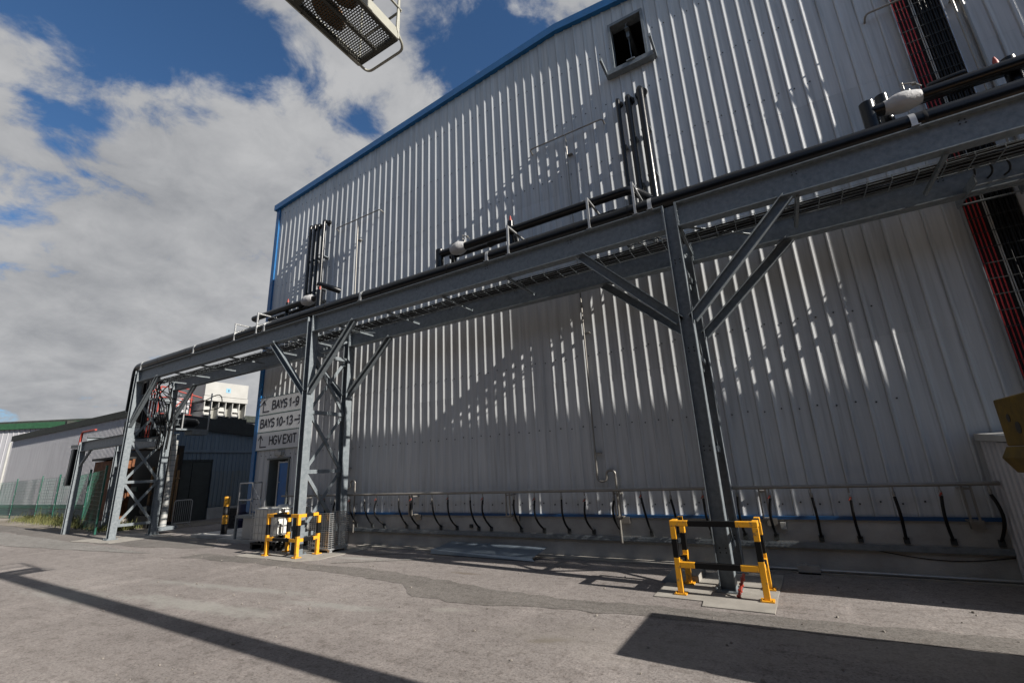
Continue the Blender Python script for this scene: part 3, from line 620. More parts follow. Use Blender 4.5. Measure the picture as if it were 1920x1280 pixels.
def crossing(x0, x1, z, lab, seed):
    r_ = random.Random(seed); t = thing('pipe_bridge', lab, 'pipework', ((x0 + x1) / 2, 8.9, z))
    b = MB()
    for x in (x0, x1): b.box(x - .02, x + .02, 8.55, 9.26, z - .04, z + .02)
    y = 8.58
    while y < 9.2: b.box(x0 + .02, x1 - .02, y, y + .035, z - .02, z); y += .16
    b.build('ladder_bracket', M_steel, t)
    for k in range(5):
        x = x0 + .08 + (x1 - x0 - .16) * k / 4; zz = z + .08 + r_.choice((0, .16, .34, .62)); rr = r_.choice((.03, .045, .06))
        b = MB(); b.tube(fillet([(x + .1, 8.2 + .12 * (k % 3), zz), (x, 8.5, zz), (x, 9.08, zz), (x, 9.08, zz + .5)], .12), rr, 10); b.build('cross_pipe', M_blackins, t)
    for k in range(4):
        x = x0 + r_.uniform(0, .9) * (x1 - x0); b = MB(); b.tube(fillet([(x - .3, 8.1, z - .3), (x, 8.6, z - .15 - .1 * k), (x + .05, 9.1, z - .1), (x, 9.2, z + .4)], .2), .012, 6); b.build('cable', M_black, t)
crossing(-2.2, -1.25, 6.32, 'black pipes crossing from the gantry to the wall below the hatch pipes', 2)
crossing(-13.6, -12.5, 6.25, 'black pipes crossing from the gantry to the wall near the building corner', 5)
# unseen pipe added off to the right to shade the wall
wallpipe(6.6, .14, 10.6, 6.7, 'unseen thick black pipe added right of the cable tray to shade the wall', 'unseen shading pipe at the far right of the wall', 8.98)
# stainless drain pipes
def drain(x0, x1, xs_, zt, lab, zbend=1.5):
    t = thing('drain_pipe', lab, 'pipe', (xs_, 9.2, .3), 'thin stainless drain pipes down the wall')
    b = MB(); b.tube(fillet([(x0, WY, zt - .06), (x0, WY - .16, zt), (x1, WY - .16, zt), (x1, WY, zt - .06)], .08, 4), .019, 8); b.build('top_bar', M_stain, t)
    b = MB(); b.tube([(xs_, WY - .16, zt), (xs_, WY - .13, zt - .3), (xs_, WY - .10, zbend + .6)], .019, 8); b.build('downpipe', M_stain, t)
    ph = fillet([(xs_, WY - .10, zbend + .6), (xs_, WY - .10, zbend - .05), (xs_ + .2, WY - .10, zbend - .05), (xs_ + .2, WY - .10, zbend + .16), (xs_ + .38, WY - .10, zbend + .16), (xs_ + .38, WY - .10, .30)], .09, 5)
    b = MB(); b.tube(ph, .024, 8); b.build('trap', M_stain, t)
    for z in (9.25, 7.0, 4.6, 2.0):
        b = MB(); b.box(xs_ - .01, xs_ + .12, WY - .12, WY - .02, z, z + .02); b.build('clip', M_stain, t)
drain(-4.46, -2.46, -3.45, 9.82, 'middle stainless drain pipe with bent top bar left of the hatch pipes')
drain(-12.08, -9.95, -11.0, 10.02, 'far stainless drain pipe with bent top bar near the building corner')
drain(2.65, 4.6, 3.78, 9.62, 'stainless drain pipe with bent top bar beside the red cables', 1.2)

# ------------------------------------------------------------------ vertical cable tray on the wall
t = thing('cable_ladder', 'wide vertical cable ladder carrying red, white and black cables up the wall', 'cable tray', (3.35, 9.2, 2))
b = MB(); b.box(3.03, 3.042, 9.19, 9.275, 1.5, 13.0); b.box(3.65, 3.662, 9.19, 9.275, 1.5, 13.0); b.build('side_rail', M_steel2, t)
b = MB(); b.box(3.042, 3.65, 9.262, 9.275, 1.5, 13.0); b.build('back_plate', M_dark, t)
for k in range(4):
    b = MB(); x = 3.07 + k * .052
    b.tube([(x + random.uniform(-.003, .003), 9.235, 1.5 + j * .5) for j in range(24)], .0085, 6); b.build('red_cable', M_red, t)
for x in (3.29, 3.315):
    b = MB(); b.tube([(x + random.uniform(-.003, .003), 9.225, 1.5 + j * .5) for j in range(24)], .009, 6); b.build('white_cable', M_wpaint, t)
for k in range(8):
    b = MB(); x = 3.36 + k * .036
    b.tube([(x + random.uniform(-.004, .004), 9.225 - .012 * (k % 2), 1.5 + j * .5) for j in range(24)], .016, 6); b.build('black_cable', M_black, t)
b = MB(); z = 1.7
while z < 13: b.box(3.042, 3.65, 9.186, 9.192, z, z + .012); z += .25
b.build('cable_ties', M_fascia, t)
b = MB(); b.tube([(3.90, 9.22, 1.5), (3.90, 9.22, 13)], .028, 10)
o = b.build('conduit', M_stain); tag(o, 'bright stainless conduit running up beside the black cables', 'conduit')
# tray along the gantry
t = thing('cable_tray', 'horizontal wire basket tray of black cables slung between the gantry beams', 'cable tray', (-5, 8.05, 5.7))
b = MB()
for y in (7.86, 8.24):
    for z in (5.60, 5.66): b.tube([(-20.8, y, z), (13, y, z)], .005, 5)
for y in (7.95, 8.05, 8.15): b.tube([(-20.8, y, 5.60), (13, y, 5.60)], .005, 5)
b.build('basket_rails', M_steel, t)
b = MB(); x = -20.8
while x < 12: b.box(x - .006, x + .006, 7.855, 8.245, 5.59, 5.60); b.box(x - .006, x + .006, 7.85, 7.857, 5.6, 5.665); x += .30
b.build('basket_rungs', M_steel, t)['kind'] = 'stuff'
for k in range(7):
    y = 7.90 + k * .048; b = MB(); pts = [(-20.8 + j * .6, y + random.uniform(-.012, .012), 5.625 + random.uniform(0, .012) + (.02 if k % 2 else 0)) for j in range(57)]
    b.tube(pts, .018 if k % 3 else .024, 7); b.build('cable', M_black, t)
# cables crossing from gantry tray to wall ladder
t = thing('cable_bundle', 'loose black cables looping from the gantry tray to the wall ladder', 'cables', (3.3, 8.6, 5.7))
for k in range(3):
    b = MB(); x = 3.10 + k * .18; zz = 5.66 + .03 * (k % 3)
    b.tube(fillet([(x - .9, 8.05, zz), (x - .25, 8.1, zz), (x, 8.5, zz - .08 * (k % 3)), (x, 9.17, zz), (x, 9.18, zz + .8)], .25), .014, 6); b.build('cable', M_black, t)

b = MB(); b.box(2.98, 3.0, 8.35, 9.19, 5.42, 5.56); b.box(3.70, 3.72, 8.35, 9.19, 5.42, 5.56); [b.box(3.0, 3.70, yy_, yy_ + .03, 5.44, 5.455) for yy_ in (8.5, 8.8, 9.1)]
o = b.build('transfer_tray', M_steel); tag(o, 'short galvanised tray bridging from the gantry to the wall cable ladder', 'cable tray')
# ------------------------------------------------------------------ hose rail on the plinth
t = thing('hose_rail', 'long stainless manifold pipe along the wall above the plinth', 'pipe', (-4, 9.1, 1.28))
b = MB(); b.tube([(-13.6, 8.98, 1.29), (2.4, 8.98, 1.29)], .028, 12); b.build('rail', M_stain, t)
for x in (-12.6, -8.35, -5.5, -3.02, -.5, 2.05):
    b = MB(); b.box(x - .06, x - .035, 8.99, 9.02, .80, 1.26); b.box(x + .035, x + .06, 8.99, 9.02, .80, 1.26); b.box(x - .06, x + .06, 8.99, 9.27, .78, .80); b.box(x - .05, x + .05, 9.0, 9.28, 1.21, 1.235); b.box(x - .02, x + .14, 9.22, 9.27, .66, .78); b.build('support_frame', M_stain, t)
hx = [-13.3, -12.95, -12.55, -11.6, -11.15, -10.55, -9.97, -9.53, -8.73, -8.30, -7.64, -7.15, -6.50, -6.15, -5.33, -4.82, -4.19, -3.68, -3.08, -2.54, -2.0, -1.44, -.89, -.4, .19, .69, 1.23, 1.76, 2.28]
for i, x in enumerate(hx):
    nm = ORD[i] if i < len(ORD) else 'rightmost'
    t = thing('wash_hose', 'black drop hose below the wall rail, %s from the left end' % nm, 'hose', (x, 9.0, .5), 'black drop hoses along the wall rail')
    jx = random.uniform(-.03, .03); zr = random.uniform(-.04, .03); ex = random.choice((-.02, 0, .02, .03, .05)); pw = random.uniform(1.7, 3.6)
    b = MB(); b.tube([(x, 8.98, 1.27), (x, 8.98, 1.19)], .011, 6); b.lathe((x, 8.98, 1.12 + zr), [(.014, 0), (.022, .02), (.022, .06), (.012, .08)], 8); fit_ = b.build('valve', M_stain, t)
    if i % 2: 
        b = MB(); b.box(x - .012, x + .012, 8.955, 8.965, 1.14 + zr, 1.17 + zr); b.tube([(x, 8.96, 1.16 + zr), (x - .03, 8.94, 1.12 + zr)], .009, 6); b.build('lever', M_orange, fit_)
    pts = []
    for k in range(11):
        s_ = k / 10; z = 1.12 + zr - (1.12 + zr - .50) * s_
        yb = 8.98 + (WY - .03 - 8.98) * (s_ ** pw) - .03 * math.sin(math.pi * s_)
        pts.append((x + jx * math.sin(math.pi * s_) * 2 + ex * s_ ** 3, yb, z))
    b = MB(); b.tube(pts, .021, 8); b.build('hose', M_black, t)
    b = MB(); b.box(x + ex - .035, x + ex + .035, WY - .06, WY - .031, .44, .53); b.build('wall_pad', M_fascia, t)
t = MB(); t.box(-13.0, 2.6, WY - .10, WY - .092, .34, .42); t.box(-13.0, 2.6, WY - .092, WY - .03, .332, .34)
for k in range(0, 190):
    x = -12.95 + k * .082
    t.box(x, x + .045, WY - .103, WY - .1005, .355, .368); t.box(x + .03, x + .075, WY - .103, WY - .1005, .388, .40)
o = t.build('perforated_tray', M_steel); tag(o, 'perforated galvanised cable tray fixed low along the concrete plinth', 'cable tray')
# slots darker
b = MB(); b.tube([( .9 + k * .15, WY - .04, .33 - .10 * math.sin(math.pi * k / 11)) for k in range(12)], .006, 6)
o = b.build('slack_cable', M_black); tag(o, 'thin slack black cable hanging on the plinth at the right', 'cable')
b = MB(); b.box(-6.72, -6.64, WY - .07, WY - .032, .50, .57); o = b.build('junction_box', M_fascia); tag(o, 'small black junction box alone on the plinth', 'box')
b = MB(); b.box(-.33, -.25, WY - .12, WY - .032, .62, .72); o = b.build('junction_box', M_wpaint); tag(o, 'small white junction box on the plinth just right of the near tower', 'box')
b = MB(); b.tube([(-1.2, 9.0, .06), (3, 9.02, .05)], .022, 8); b.tube([(-.1, 9.0, .06), (-.06, 9.0, .14)], .03, 8); b.box(-.2, .1, 8.95, 9.08, .0, .12)
o = b.build('ground_conduit', M_steel2); tag(o, 'grey conduit lying at the foot of the plinth right of the near tower', 'conduit')
# metal sheet on the ground
b = MB(); b.add([(-7.35, 8.62, .10), (-4.72, 8.56, .06), (-4.62, 9.02, .19), (-7.15, 9.12, .20), (-7.35, 8.60, .02), (-4.66, 8.53, .01)], [(0, 1, 2, 3), (0, 4, 5, 1)])
o = b.build('metal_sheet', M_sheet); sfm = o.modifiers.new('solid', 'SOLIDIFY'); sfm.thickness = .006; tag(o, 'folded blue grey metal sheet lying against the foot of the wall', 'metal sheet')
b = MB(); b.box(-10.2, 6, 8.95, WY - .035, 0, .025); o = b.build('kerb', M_pad); struct(o)

# ------------------------------------------------------------------ yellow and black barriers
def seg_bar(parent, name, a, b_, w, black, y_mat=True):
    a = Vector(a); b_ = Vector(b_); mb = MB(); pts = [0, black[0], black[1], 1]
    for i in range(3):
        mb.cur = 1 if i == 1 else 0
        p = a.lerp(b_, pts[i]); q = a.lerp(b_, pts[i + 1]); mb.obox(p, q, w, w, (0, 0, 1) if abs((b_ - a).z) < .1 else (1, 0, 0))
    return mb.build(name, [M_yel, M_blkpaint], parent, .006)
def barrier(x0, x1, y0, y1, h, lab, sides):
    t = thing('safety_barrier', lab, 'barrier', ((x0 + x1) / 2, y0, 0), 'yellow and black barriers round the gantry legs')
    w = .075; zr = h * .40
    for i, (x, y) in enumerate(((x0, y0), (x1, y0), (x1, y1), (x0, y1))):
        seg_bar(t, 'post', (x, y, .03), (x, y, h - w), w, (.52, .80))
        b = MB(); b.box(x - .08, x + .08, y - .08, y + .08, .013, .03)
        for q in (-.06, .06): b.tube([(x + q, y - .06, .03), (x + q, y - .06, .045)], .01, 6)
        b.build('foot_plate', M_yel, t)
    for (xa, ya, xb, yb) in sides:
        d = (Vector((xb, yb, 0)) - Vector((xa, ya, 0))).normalized() * (w / 2)
        if abs(xb - xa) > .1:
            seg_bar(t, 'top_rail', (xa - d.x, ya, h - w / 2), (xb + d.x, yb, h - w / 2), w, (.22, .76))
        else: seg_bar(t, 'top_rail', (xa, ya + d.y, h - w / 2 - .002), (xb, yb - d.y, h - w / 2 - .002), w, (.3, .7))
        seg_bar(t, 'mid_rail', (xa + d.x, ya + d.y, zr), (xb - d.x, yb - d.y, zr), w, (.20, .78))
barrier(-1.62, -.56, 7.17, 7.78, .965, 'yellow and black barrier round the nearest gantry leg', [(-1.62, 7.17, -.56, 7.17), (-1.62, 7.17, -1.62, 7.78), (-.56, 7.17, -.56, 7.78)])
barrier(-11.45, -10.27, 7.27, 7.82, .97, 'yellow and black barrier in front of the white tank at the middle tower', [(-11.45, 7.27, -10.27, 7.27), (-11.45, 7.27, -11.45, 7.82), (-10.27, 7.27, -10.27, 7.82)])
b = MB(); b.lathe((-.93, 7.42, .10), [(.014, 0), (.014, .30)], 8, (.25, .9, .55)); b.lathe((-.94, 7.38, .05), [(.025, 0), (.02, .1)], 8, (.25, .9, .55))
b = MB(); b.obox((-.90, 7.20, .02), (-.82, 7.44, .26), .028, .028); 
for k in range(4): b.obox((-.90 + .02 * k, 7.20 + .06 * k, .02 + .06 * k), (-.895 + .02 * k, 7.215 + .06 * k, .035 + .06 * k), .045, .045)
o = b.build('plastic_stake', M_orange); tag(o, 'short red orange plastic stake leaning at the foot of the near gantry leg', 'stake')
# angle steel debris left of the near barrier
b = MB(); b.prism([(-2.05, 0.0), (-1.72, 0.0), (-1.72, .30)], 7.75, 7.80); o = b.build('steel_wedge', M_sheet); tag(o, 'blue grey steel wedge plate standing left of the near barrier', 'steel plate')
b = MB(); b.box(-1.62, -1.50, 7.85, 8.55, .0, .10); o = b.build('concrete_block', M_pad); tag(o, 'low concrete strip beside the near tower pad', 'kerb block')

# ------------------------------------------------------------------ container tank, mesh cage behind barrier
t = thing('liquid_tank', 'white caged plastic liquid tank on a pallet behind the far barrier', 'tank', (-12.3, 8.2, 0))
b = MB(); b.box(-12.95, -11.85, 7.78, 8.75, .22, 1.05); b.lathe((-12.4, 8.25, 1.05), [(.14, 0), (.14, .05), (.10, .06)], 14); b.build('bottle', M_plastic, t, .05)
b = MB()
for z in (.24, .42, .62, .82, 1.02):
    b.obox((-12.98, 7.75, z), (-11.82, 7.75, z), .014, .014); b.obox((-12.98, 8.78, z), (-11.82, 8.78, z), .02, .02); b.obox((-11.82, 7.75, z), (-11.82, 8.78, z), .02, .02); b.obox((-12.98, 7.75, z), (-12.98, 8.78, z), .02, .02)
for k in range(8):
    x = -12.98 + 1.16 * k / 7; b.box(x - .006, x + .006, 7.745, 7.757, .2, 1.04); b.box(x - .009, x + .009, 8.77, 8.79, .2, 1.04)
for k in range(7):
    y = 7.75 + 1.03 * k / 6; b.box(-11.83, -11.81, y - .009, y + .009, .2, 1.04)
for y in (8.0, 8.5): b.obox((-12.98, y, 1.07), (-11.82, y, 1.07), .03, .02)
b.build('wire_cage', M_steel2, t)
b = MB(); b.box(-12.98, -11.82, 7.75, 8.78, .14, .18)
for x in (-12.9, -12.4, -11.9): b.box(x - .05, x + .05, 7.75, 8.78, .015, .14)
b.build('pallet', M_blkpaint, t)
t = thing('mesh_stillage', 'galvanised wire mesh stillage standing against the middle tower', 'cage', (-10.2, 8.1, 0))
b = MB(); xw = -10.02
def meshpanel(b, p0, p1, z0, z1, nh, nv, r=.0045):
    p0 = Vector(p0); p1 = Vector(p1)
    for i in range(nh + 1):
        z = z0 + (z1 - z0) * i / nh; b.obox((p0.x, p0.y, z), (p1.x, p1.y, z), r * 2, r * 2.6)
    for i in range(nv + 1):
        q = p0.lerp(p1, i / nv); b.obox((q.x, q.y, z0), (q.x, q.y, z1), r * 2, r * 2, (1, 0, 0))
meshpanel(b, (-10.02, 7.94, 0), (-9.98, 8.50, 0), .10, .92, 17, 6)
meshpanel(b, (-10.80, 7.96, 0), (-10.03, 7.94, 0), .10, .92, 17, 9)
meshpanel(b, (-10.75, 8.52, 0), (-9.98, 8.50, 0), .10, .92, 17, 9)
b.build('mesh_sides', M_steel2, t)
b = MB(); b.box(-10.8, -9.98, 7.96, 8.50, .07, .10); b.box(-10.78, -10.70, 7.98, 8.06, .012, .07); b.box(-10.08, -10.0, 7.97, 8.05, .012, .07); b.box(-10.08, -10.0, 8.42, 8.50, .012, .07); b.build('base', M_steel2, t)
b = MB(); b.box(-9.985, -9.975, 8.20, 8.34, .48, .60); b.build('label_plate', M_wpaint, t)

# ------------------------------------------------------------------ door platform, bollard, rubbish by the corner
t = thing('door_platform', 'small grey steel landing with handrails outside the blue door', 'platform', (-15, 8.8, 0))
b = MB(); b.box(-15.05, -13.85, 8.45, 9.22, .70, .78); b.build('deck', M_steel, t)
for x, y in ((-15.02, 8.48), (-13.9, 8.48)):
    b = MB(); b.box(x - .03, x + .03, y - .03, y + .03, .10, .70); b.build('leg', M_steel, t)
b = MB()
for z in (1.22, 1.72): b.tube([(-15.02, 8.48, z), (-14.35, 8.48, z)], .02, 8); b.tube([(-15.02, 8.48, z), (-15.02, 9.18, z)], .02, 8)
for x, y in ((-15.02, 8.48), (-14.35, 8.48), (-15.02, 9.18)): b.tube([(x, y, .78), (x, y, 1.72)], .02, 8)
b.build('handrail', M_steel2, t)
b = MB(); b.tube(fillet([(-14.33, 8.46, 1.68), (-13.75, 8.42, 1.15), (-13.72, 8.42, .72)], .1), .02, 8); b.tube([(-14.33, 8.46, 1.2), (-13.8, 8.42, .72)], .015, 8); b.build('stair_rail', M_steel2, t)
b = MB(); b.box(-14.7, -13.95, 8.5, 8.53, .12, .70); b.build('skirt_panel', M_wpaint, t)
for k in range(3):
    b = MB(); b.box(-13.85 + k * .25, -13.6 + k * .25, 8.45, 9.1, .52 - .18 * k, .55 - .18 * k); b.build('step', M_steel, t)
b = MB(); b.box(-18.2, -15.79, 8.75, 10.6, -.05, .10); b.box(-15.79, -13.3, 8.40, 9.25, -.05, .10); o = b.build('kerb_slab', M_conc); struct(o)
t = thing('bollard', 'round yellow and black banded bollard by the building corner', 'bollard', (-16.9, 9.15, .1))
for i, (z0, z1, m_) in enumerate(((.10, .42, M_blkpaint), (.42, .70, M_yel), (.70, .98, M_blkpaint), (.98, 1.30, M_yel))):
    b = MB(); b.lathe((-16.9, 9.15, z0), [(.095, 0), (.095, z1 - z0 - (.02 if i == 3 else 0)), (.085, z1 - z0)], 18); b.build('band', m_, t)
t = thing('drum', 'dark blue plastic drum in the shade behind the bollard', 'drum', (-18.95, 11.05, 0))
b = MB(); b.lathe((-18.95, 11.05, 0), [(.27, 0), (.29, .05), (.28, .3), (.30, .32), (.28, .34), (.28, .6), (.30, .62), (.28, .64), (.28, .88), (.25, .92)], 18); b.build('body', M_bluedrum, t)
b = MB(); b.lathe((-18.95, 11.05, .92), [(.05, 0), (.05, .03)], 10); b.build('bung', M_black, t)
t = thing('pallet_stack', 'dark stack of pallets and crates behind the bollard', 'pallets', (-19.7, 11.4, 0))
for k in range(5):
    b = MB(); z = k * .15
    for q in range(5): b.box(-20.3 + q * .26, -20.12 + q * .26, 10.9, 11.9, z + .12, z + .14)
    for q in (10.9, 11.35, 11.8): b.box(-20.3, -19.1, q, q + .1, z, z + .12)
    b.build('pallet', M_dark, t)

# ------------------------------------------------------------------ ribbed wall helper for sheds
def ribbed(mb, p0, p1, z0, z1a, z1b, pitch=.2, d=.03):
    p0 = Vector((*p0, 0)); p1 = Vector((*p1, 0)); L_ = (p1 - p0).length; u = (p1 - p0) / L_; n = Vector((u.y, -u.x, 0))
    s = 0; pts = []
    while s < L_:
        for ds, dd in ((0, d), (.04, d), (.06, 0), (pitch - .02, 0)):
            if s + ds <= L_: pts.append((s + ds, dd))
        s += pitch
    pts.append((L_, 0))
    for (a, da), (b_, db) in zip(pts, pts[1:]):
        if b_ - a < 1e-6: continue
        A = p0 + u * a + n * da; B = p0 + u * b_ + n * db
        za = z1a + (z1b - z1a) * a / L_; zb = z1a + (z1b - z1a) * b_ / L_
        mb.add([(A.x, A.y, z0), (B.x, B.y, z0), (B.x, B.y, zb), (A.x, A.y, za)], [(0, 1, 2, 3)])
# long white shed, left
t = thing('long_shed', 'long pale ribbed metal shed with mossy dark roof edge at the left', 'building', (-45, 12.6, 0))
b = MB(); ribbed(b, (-57.5, 12.5), (-34.5, 12.5), .0, 6.0, 6.0); b.box(-57.5, -34.5, 12.53, 30, 0, 6.0); b.build('wall', M_shed, t)
b = MB(); b.box(-57.8, -34.3, 12.40, 30.2, 6.0, 6.45); b.build('roof_edge', M_moss, t)
b = MB(); b.tube([(-57.6, 12.35, 0), (-57.6, 12.35, 5.9)], .09, 10); b.build('downpipe', M_wpaint, t)
b = MB(); b.box(-46.6, -46.2, 12.6, 13.2, 6.45, 6.75); b.build('roof_vent', M_moss, t)
b = MB(); b.box(-57.3, -36.5, 12.40, 12.46, .55, .80); b.build('rail', M_green, t)
# link building
t = thing('link_building', 'low blue grey ribbed building with black roof edge behind the left gantry tower', 'building', (-26, 14, 0))
b = MB(); ribbed(b, (-26, 13.1), (-26, 24), .55, 4.45, 3.5); ribbed(b, (-26, 10.9), (-26, 13.1), 2.85, 4.6, 4.45); b.box(-30, -26.04, 23, 24, 0, 3.6); b.box(-30.5, -30.3, 10.9, 24, 0, 4.8); b.box(-30.3, -26.04, 15.9, 16, 0, 4.6)
b.build('wall', M_shedblue, t)
b = MB(); b.prism([(10.7, 4.55), (24, 3.45), (24, 4.1), (10.7, 5.2)], -30.7, -25.85, 'x'); b.build('roof_edge', M_fascia, t)
b = MB(); b.box(-26.1, -25.93, 13.1, 24, 0, .55); b.build('base_course', M_conc, t)
b = MB(); b.box(-26.02, -25.93, 10.9, 15.2, 3.30, 3.42); b.build('flashing_rail', M_shedblue, t)
b = MB(); b.box(-26.06, -26.0, 11.25, 12.15, .02, 2.85); d1 = b.build('door', M_doorgrey, t)
b = MB(); b.box(-26.06, -26.0, 12.18, 13.08, .02, 2.85); d1 = b.build('door', M_doorgrey, t)
b = MB(); b.box(-26.08, -25.95, 11.1, 11.24, 0, 2.92); b.box(-26.08, -25.95, 11.1, 13.1, 2.86, 2.94); b.build('door_surround', M_fascia, t)
b = MB(); ribbed(b, (-25.96, 13.1), (-25.96, 15.5), .6, 2.35, 2.35); b.build('rust_streaked_sheet', mat('streaked_sheet', (0.20, 0.25, 0.29), .6, 0, .2, 1.5, col2=(0.20, 0.17, 0.11), stretch=(4, 4, .25), cov=(.5, .75)), t)
# cooling unit
t = thing('cooling_unit', 'large white rooftop cooling unit with open louvred base', 'cooling unit', (-27.5, 14, 5))
def bx(xc0, xc1, y0, y1, z0, z1, m, nm, par=None, bev=0): 
    b = MB(); b.box(xc0, xc1, y0, y1, z0, z1); return b.build(nm, m, par, bev)
hood = bx(-30, -27.0, 12.75, 15.1, 6.42, 7.22, M_wpaint, 'upper_casing', t, .01)
bx(-30.02, -26.97, 12.72, 15.13, 6.14, 6.40, M_wpaint, 'middle_band', t, .01)
b = MB()
for k in range(7):
    y = 12.80 + k * .375
    b.box(-29.9, -27.03, y, y + .04, 4.9, 6.14)
b.build('frame_post', M_wpaint, t)
b = MB()
for k in range(0, 6, 2):
    y = 12.84 + k * .375
    for j in range(3): b.add([(-27.2, y, 5.85 - j * .28), (-27.2, y + .33, 5.85 - j * .28), (-27.05, y + .33, 5.60 - j * .28), (-27.05, y, 5.60 - j * .28)], [(0, 1, 2, 3)])
b.build('louvre_blade', M_wpaint, t)
bx(-29.8, -27.5, 12.84, 15.05, 4.9, 6.12, mat('casing_grey', (.30, .30, .27), .7, 0, .1, 4), 'inner_casing', t)  # inner casing in a duller warm grey than the outer panels
b = MB(); b.box(-26.994, -26.99, 13.85, 14.1, 6.68, 6.93); b.build('logo_mark', M_logo, t)
b = MB(); b.box(-26.985, -26.98, 13.95, 13.97, 6.74, 6.86); b.box(-26.985, -26.98, 14.0, 14.02, 6.74, 6.86); b.box(-26.985, -26.98, 13.95, 14.02, 6.79, 6.81); b.build('logo_detail', M_ink, t)
b = MB(); b.box(-26.95, -26.3, 13.4, 14.8, 4.95, 5.15)
for k in range(5): b.box(-26.9, -26.5, 13.5 + k * .25, 13.65 + k * .25, 5.15, 5.22 + .05 * (k % 2))
o = b.build('roof_ducting', M_fascia); tag(o, 'black ducting lying on the roof in front of the cooling unit', 'ducting')
# second, greyer unit and red rails left of the cooler
t = thing('roof_plant', 'pale roof plant with red railings left of the cooling unit', 'roof plant', (-28.5, 12, 5))
bx(-30.5, -28.2, 11.5, 12.6, 5.0, 6.4, M_shed, 'casing', t, .01)
b = MB()
for z in (5.35, 6.2, 6.75): b.tube([(-27.6, 10.9, z), (-27.6, 12.5, z)], .028, 8)
for y in (10.9, 12.4): b.tube([(-27.6, y, 4.9), (-27.6, y, 6.75)], .035, 8)
b.tube([(-27.6, 10.9, 6.75), (-26.7, 12.5, 6.2)], .035, 8); b.tube([(-27.6, 11.5, 5.5), (-27.6, 12.4, 6.7)], .03, 8)
b.build('red_railing', M_redp, t)
b = MB()
for z in (5.5, 5.75, 6.0): b.box(-28.19, -28.15, 11.5, 12.6, z, z + .05)
b.build('grille', M_steel, t)
# green-edged far building
t = thing('far_warehouse', 'distant white warehouse with green roof edge at the far left', 'building', (-80, 10, 0))
ang = math.atan2(Rv.y, Rv.x)
def rot(px, py, c=(-66, 12.8)): return (c[0] + px * math.cos(ang) - py * math.sin(ang), c[1] + px * math.sin(ang) + py * math.cos(ang))
b = MB(); p0 = rot(-30, 0); p1 = rot(10, 0); p2 = rot(10, 30); p3 = rot(-30, 30)
ribbed(b, p0, p1, 0, 7.6, 7.6, .5, .05); b.prism([rot(-30, .1), rot(10, .1), p2, p3], 0, 7.6, 'z'); b.build('wall', M_shed, t)
b = MB(); b.prism([rot(-30.3, -.3), rot(10.3, -.3), rot(10.3, 30), rot(-30.3, 30)], 7.6, 8.15, 'z'); b.build('roof_edge', M_greenf, t)
b = MB(); b.prism([rot(-30.3, .1), rot(10.3, .1), rot(10.3, 30), rot(-30.3, 30)], 8.15, 8.4, 'z'); b.build('roof', M_moss, t)

# ------------------------------------------------------------------ side gantry at left, tank, clutter at far tower
t = thing('side_gantry', 'lower steel gantry frame running left from the far tower', 'gantry', (-24.8, 7.6, 0))
def hcol(x, y, z1, par, m=M_steel):
    b = MB(); b.box(x - .09, x + .09, y - .005, y + .005, .0, z1); b.box(x - .105, x - .092, y - .105, y + .105, .0, z1); b.box(x + .092, x + .105, y - .105, y + .105, .0, z1); return b.build('column', m, par)
hcol(-26.5, 7.9, 3.75, t); hcol(-26.5, 9.2, 3.75, t)
b = MB(); isec(b, (-26.38, 7.9, 3.55), (-21.25, 7.75, 3.55), .40, .18); b.build('beam', M_steel, t)
b = MB(); isec(b, (-26.38, 9.2, 3.55), (-21.25, 9.2, 3.55), .40, .18); b.build('beam', M_steel, t)
b = MB(); isec(b, (-26.5, 8.0, 3.87), (-26.5, 9.2, 3.87), .2, .14); isec(b, (-26.2, 9.2, 4.25), (-21.3, 9.2, 4.25), .25, .14); b.build('cross_beam', M_steel, t)
b = MB(); b.obox((-26.4, 9.2, 2.6), (-25.2, 9.2, 3.36), .08, .08); b.obox((-26.4, 7.9, 2.7), (-25.5, 7.9, 3.36), .08, .08); b.build('knee_brace', M_steel, t)
b = MB()
for x in (-24.6, -22.3): b.tube([(x, 9.2, 4.37), (x, 9.2, 5.35)], .025, 6)
b.tube([(-24.6, 9.2, 5.35), (-21.4, 9.2, 5.35)], .025, 6); b.tube([(-24.6, 9.2, 5.35), (-23.7, 9.2, 4.85)], .03, 6)
b.build('handrail', M_steel2, t)
b = MB(); b.tube(fillet([(-26.9, 7.9, 3.5), (-26.85, 7.9, 4.2), (-25.4, 7.9, 4.2)], .12), .045, 8); o = b.build('red_pipe', M_redp); tag(o, 'orange red bent pipe on top of the side gantry', 'pipe')
b = MB(); b.obox((-27.3, 7.9, 1.95), (-27.2, 7.9, 3.5), .22, .22, (1, 0, 0)); b.obox((-27.7, 7.9, 3.62), (-26.62, 7.9, 3.58), .1, .14); o = b.build('black_duct', M_blackins); tag(o, 'black vertical duct hanging left of the side gantry post', 'duct')
t = thing('rusty_tank', 'tall rusty steel tank standing behind the far tower', 'tank', (-27, 9.9, 0))
bx(-29.2, -27.2, 9.3, 10.1, .35, 3.0, M_rust, 'shell', t, .03)
bx(-27.195, -27.16, 9.36, 9.8, .5, 2.9, mat('orange_rust', (.24, .075, .025), .85, 0, .4, 4, col2=(.34, .14, .05), bump=.3, bscale=20), 'side_plate', t)
for y in (9.32, 10.08):
    bx(-27.22, -27.1, y - .05, y + .05, 0, 3.05, M_rust, 'corner_post', t)
bx(-29.3, -27.05, 9.2, 10.2, 0.0, .35, M_pad, 'plinth', t)
bx(-29.3, -27.1, 9.2, 10.2, 3.05, 3.15, M_dark, 'lid', t)
t = thing('plant_pipes', 'group of ochre stained pipes inside the dark bay behind the far tower', 'pipework', (-24.6, 10.6, 0))
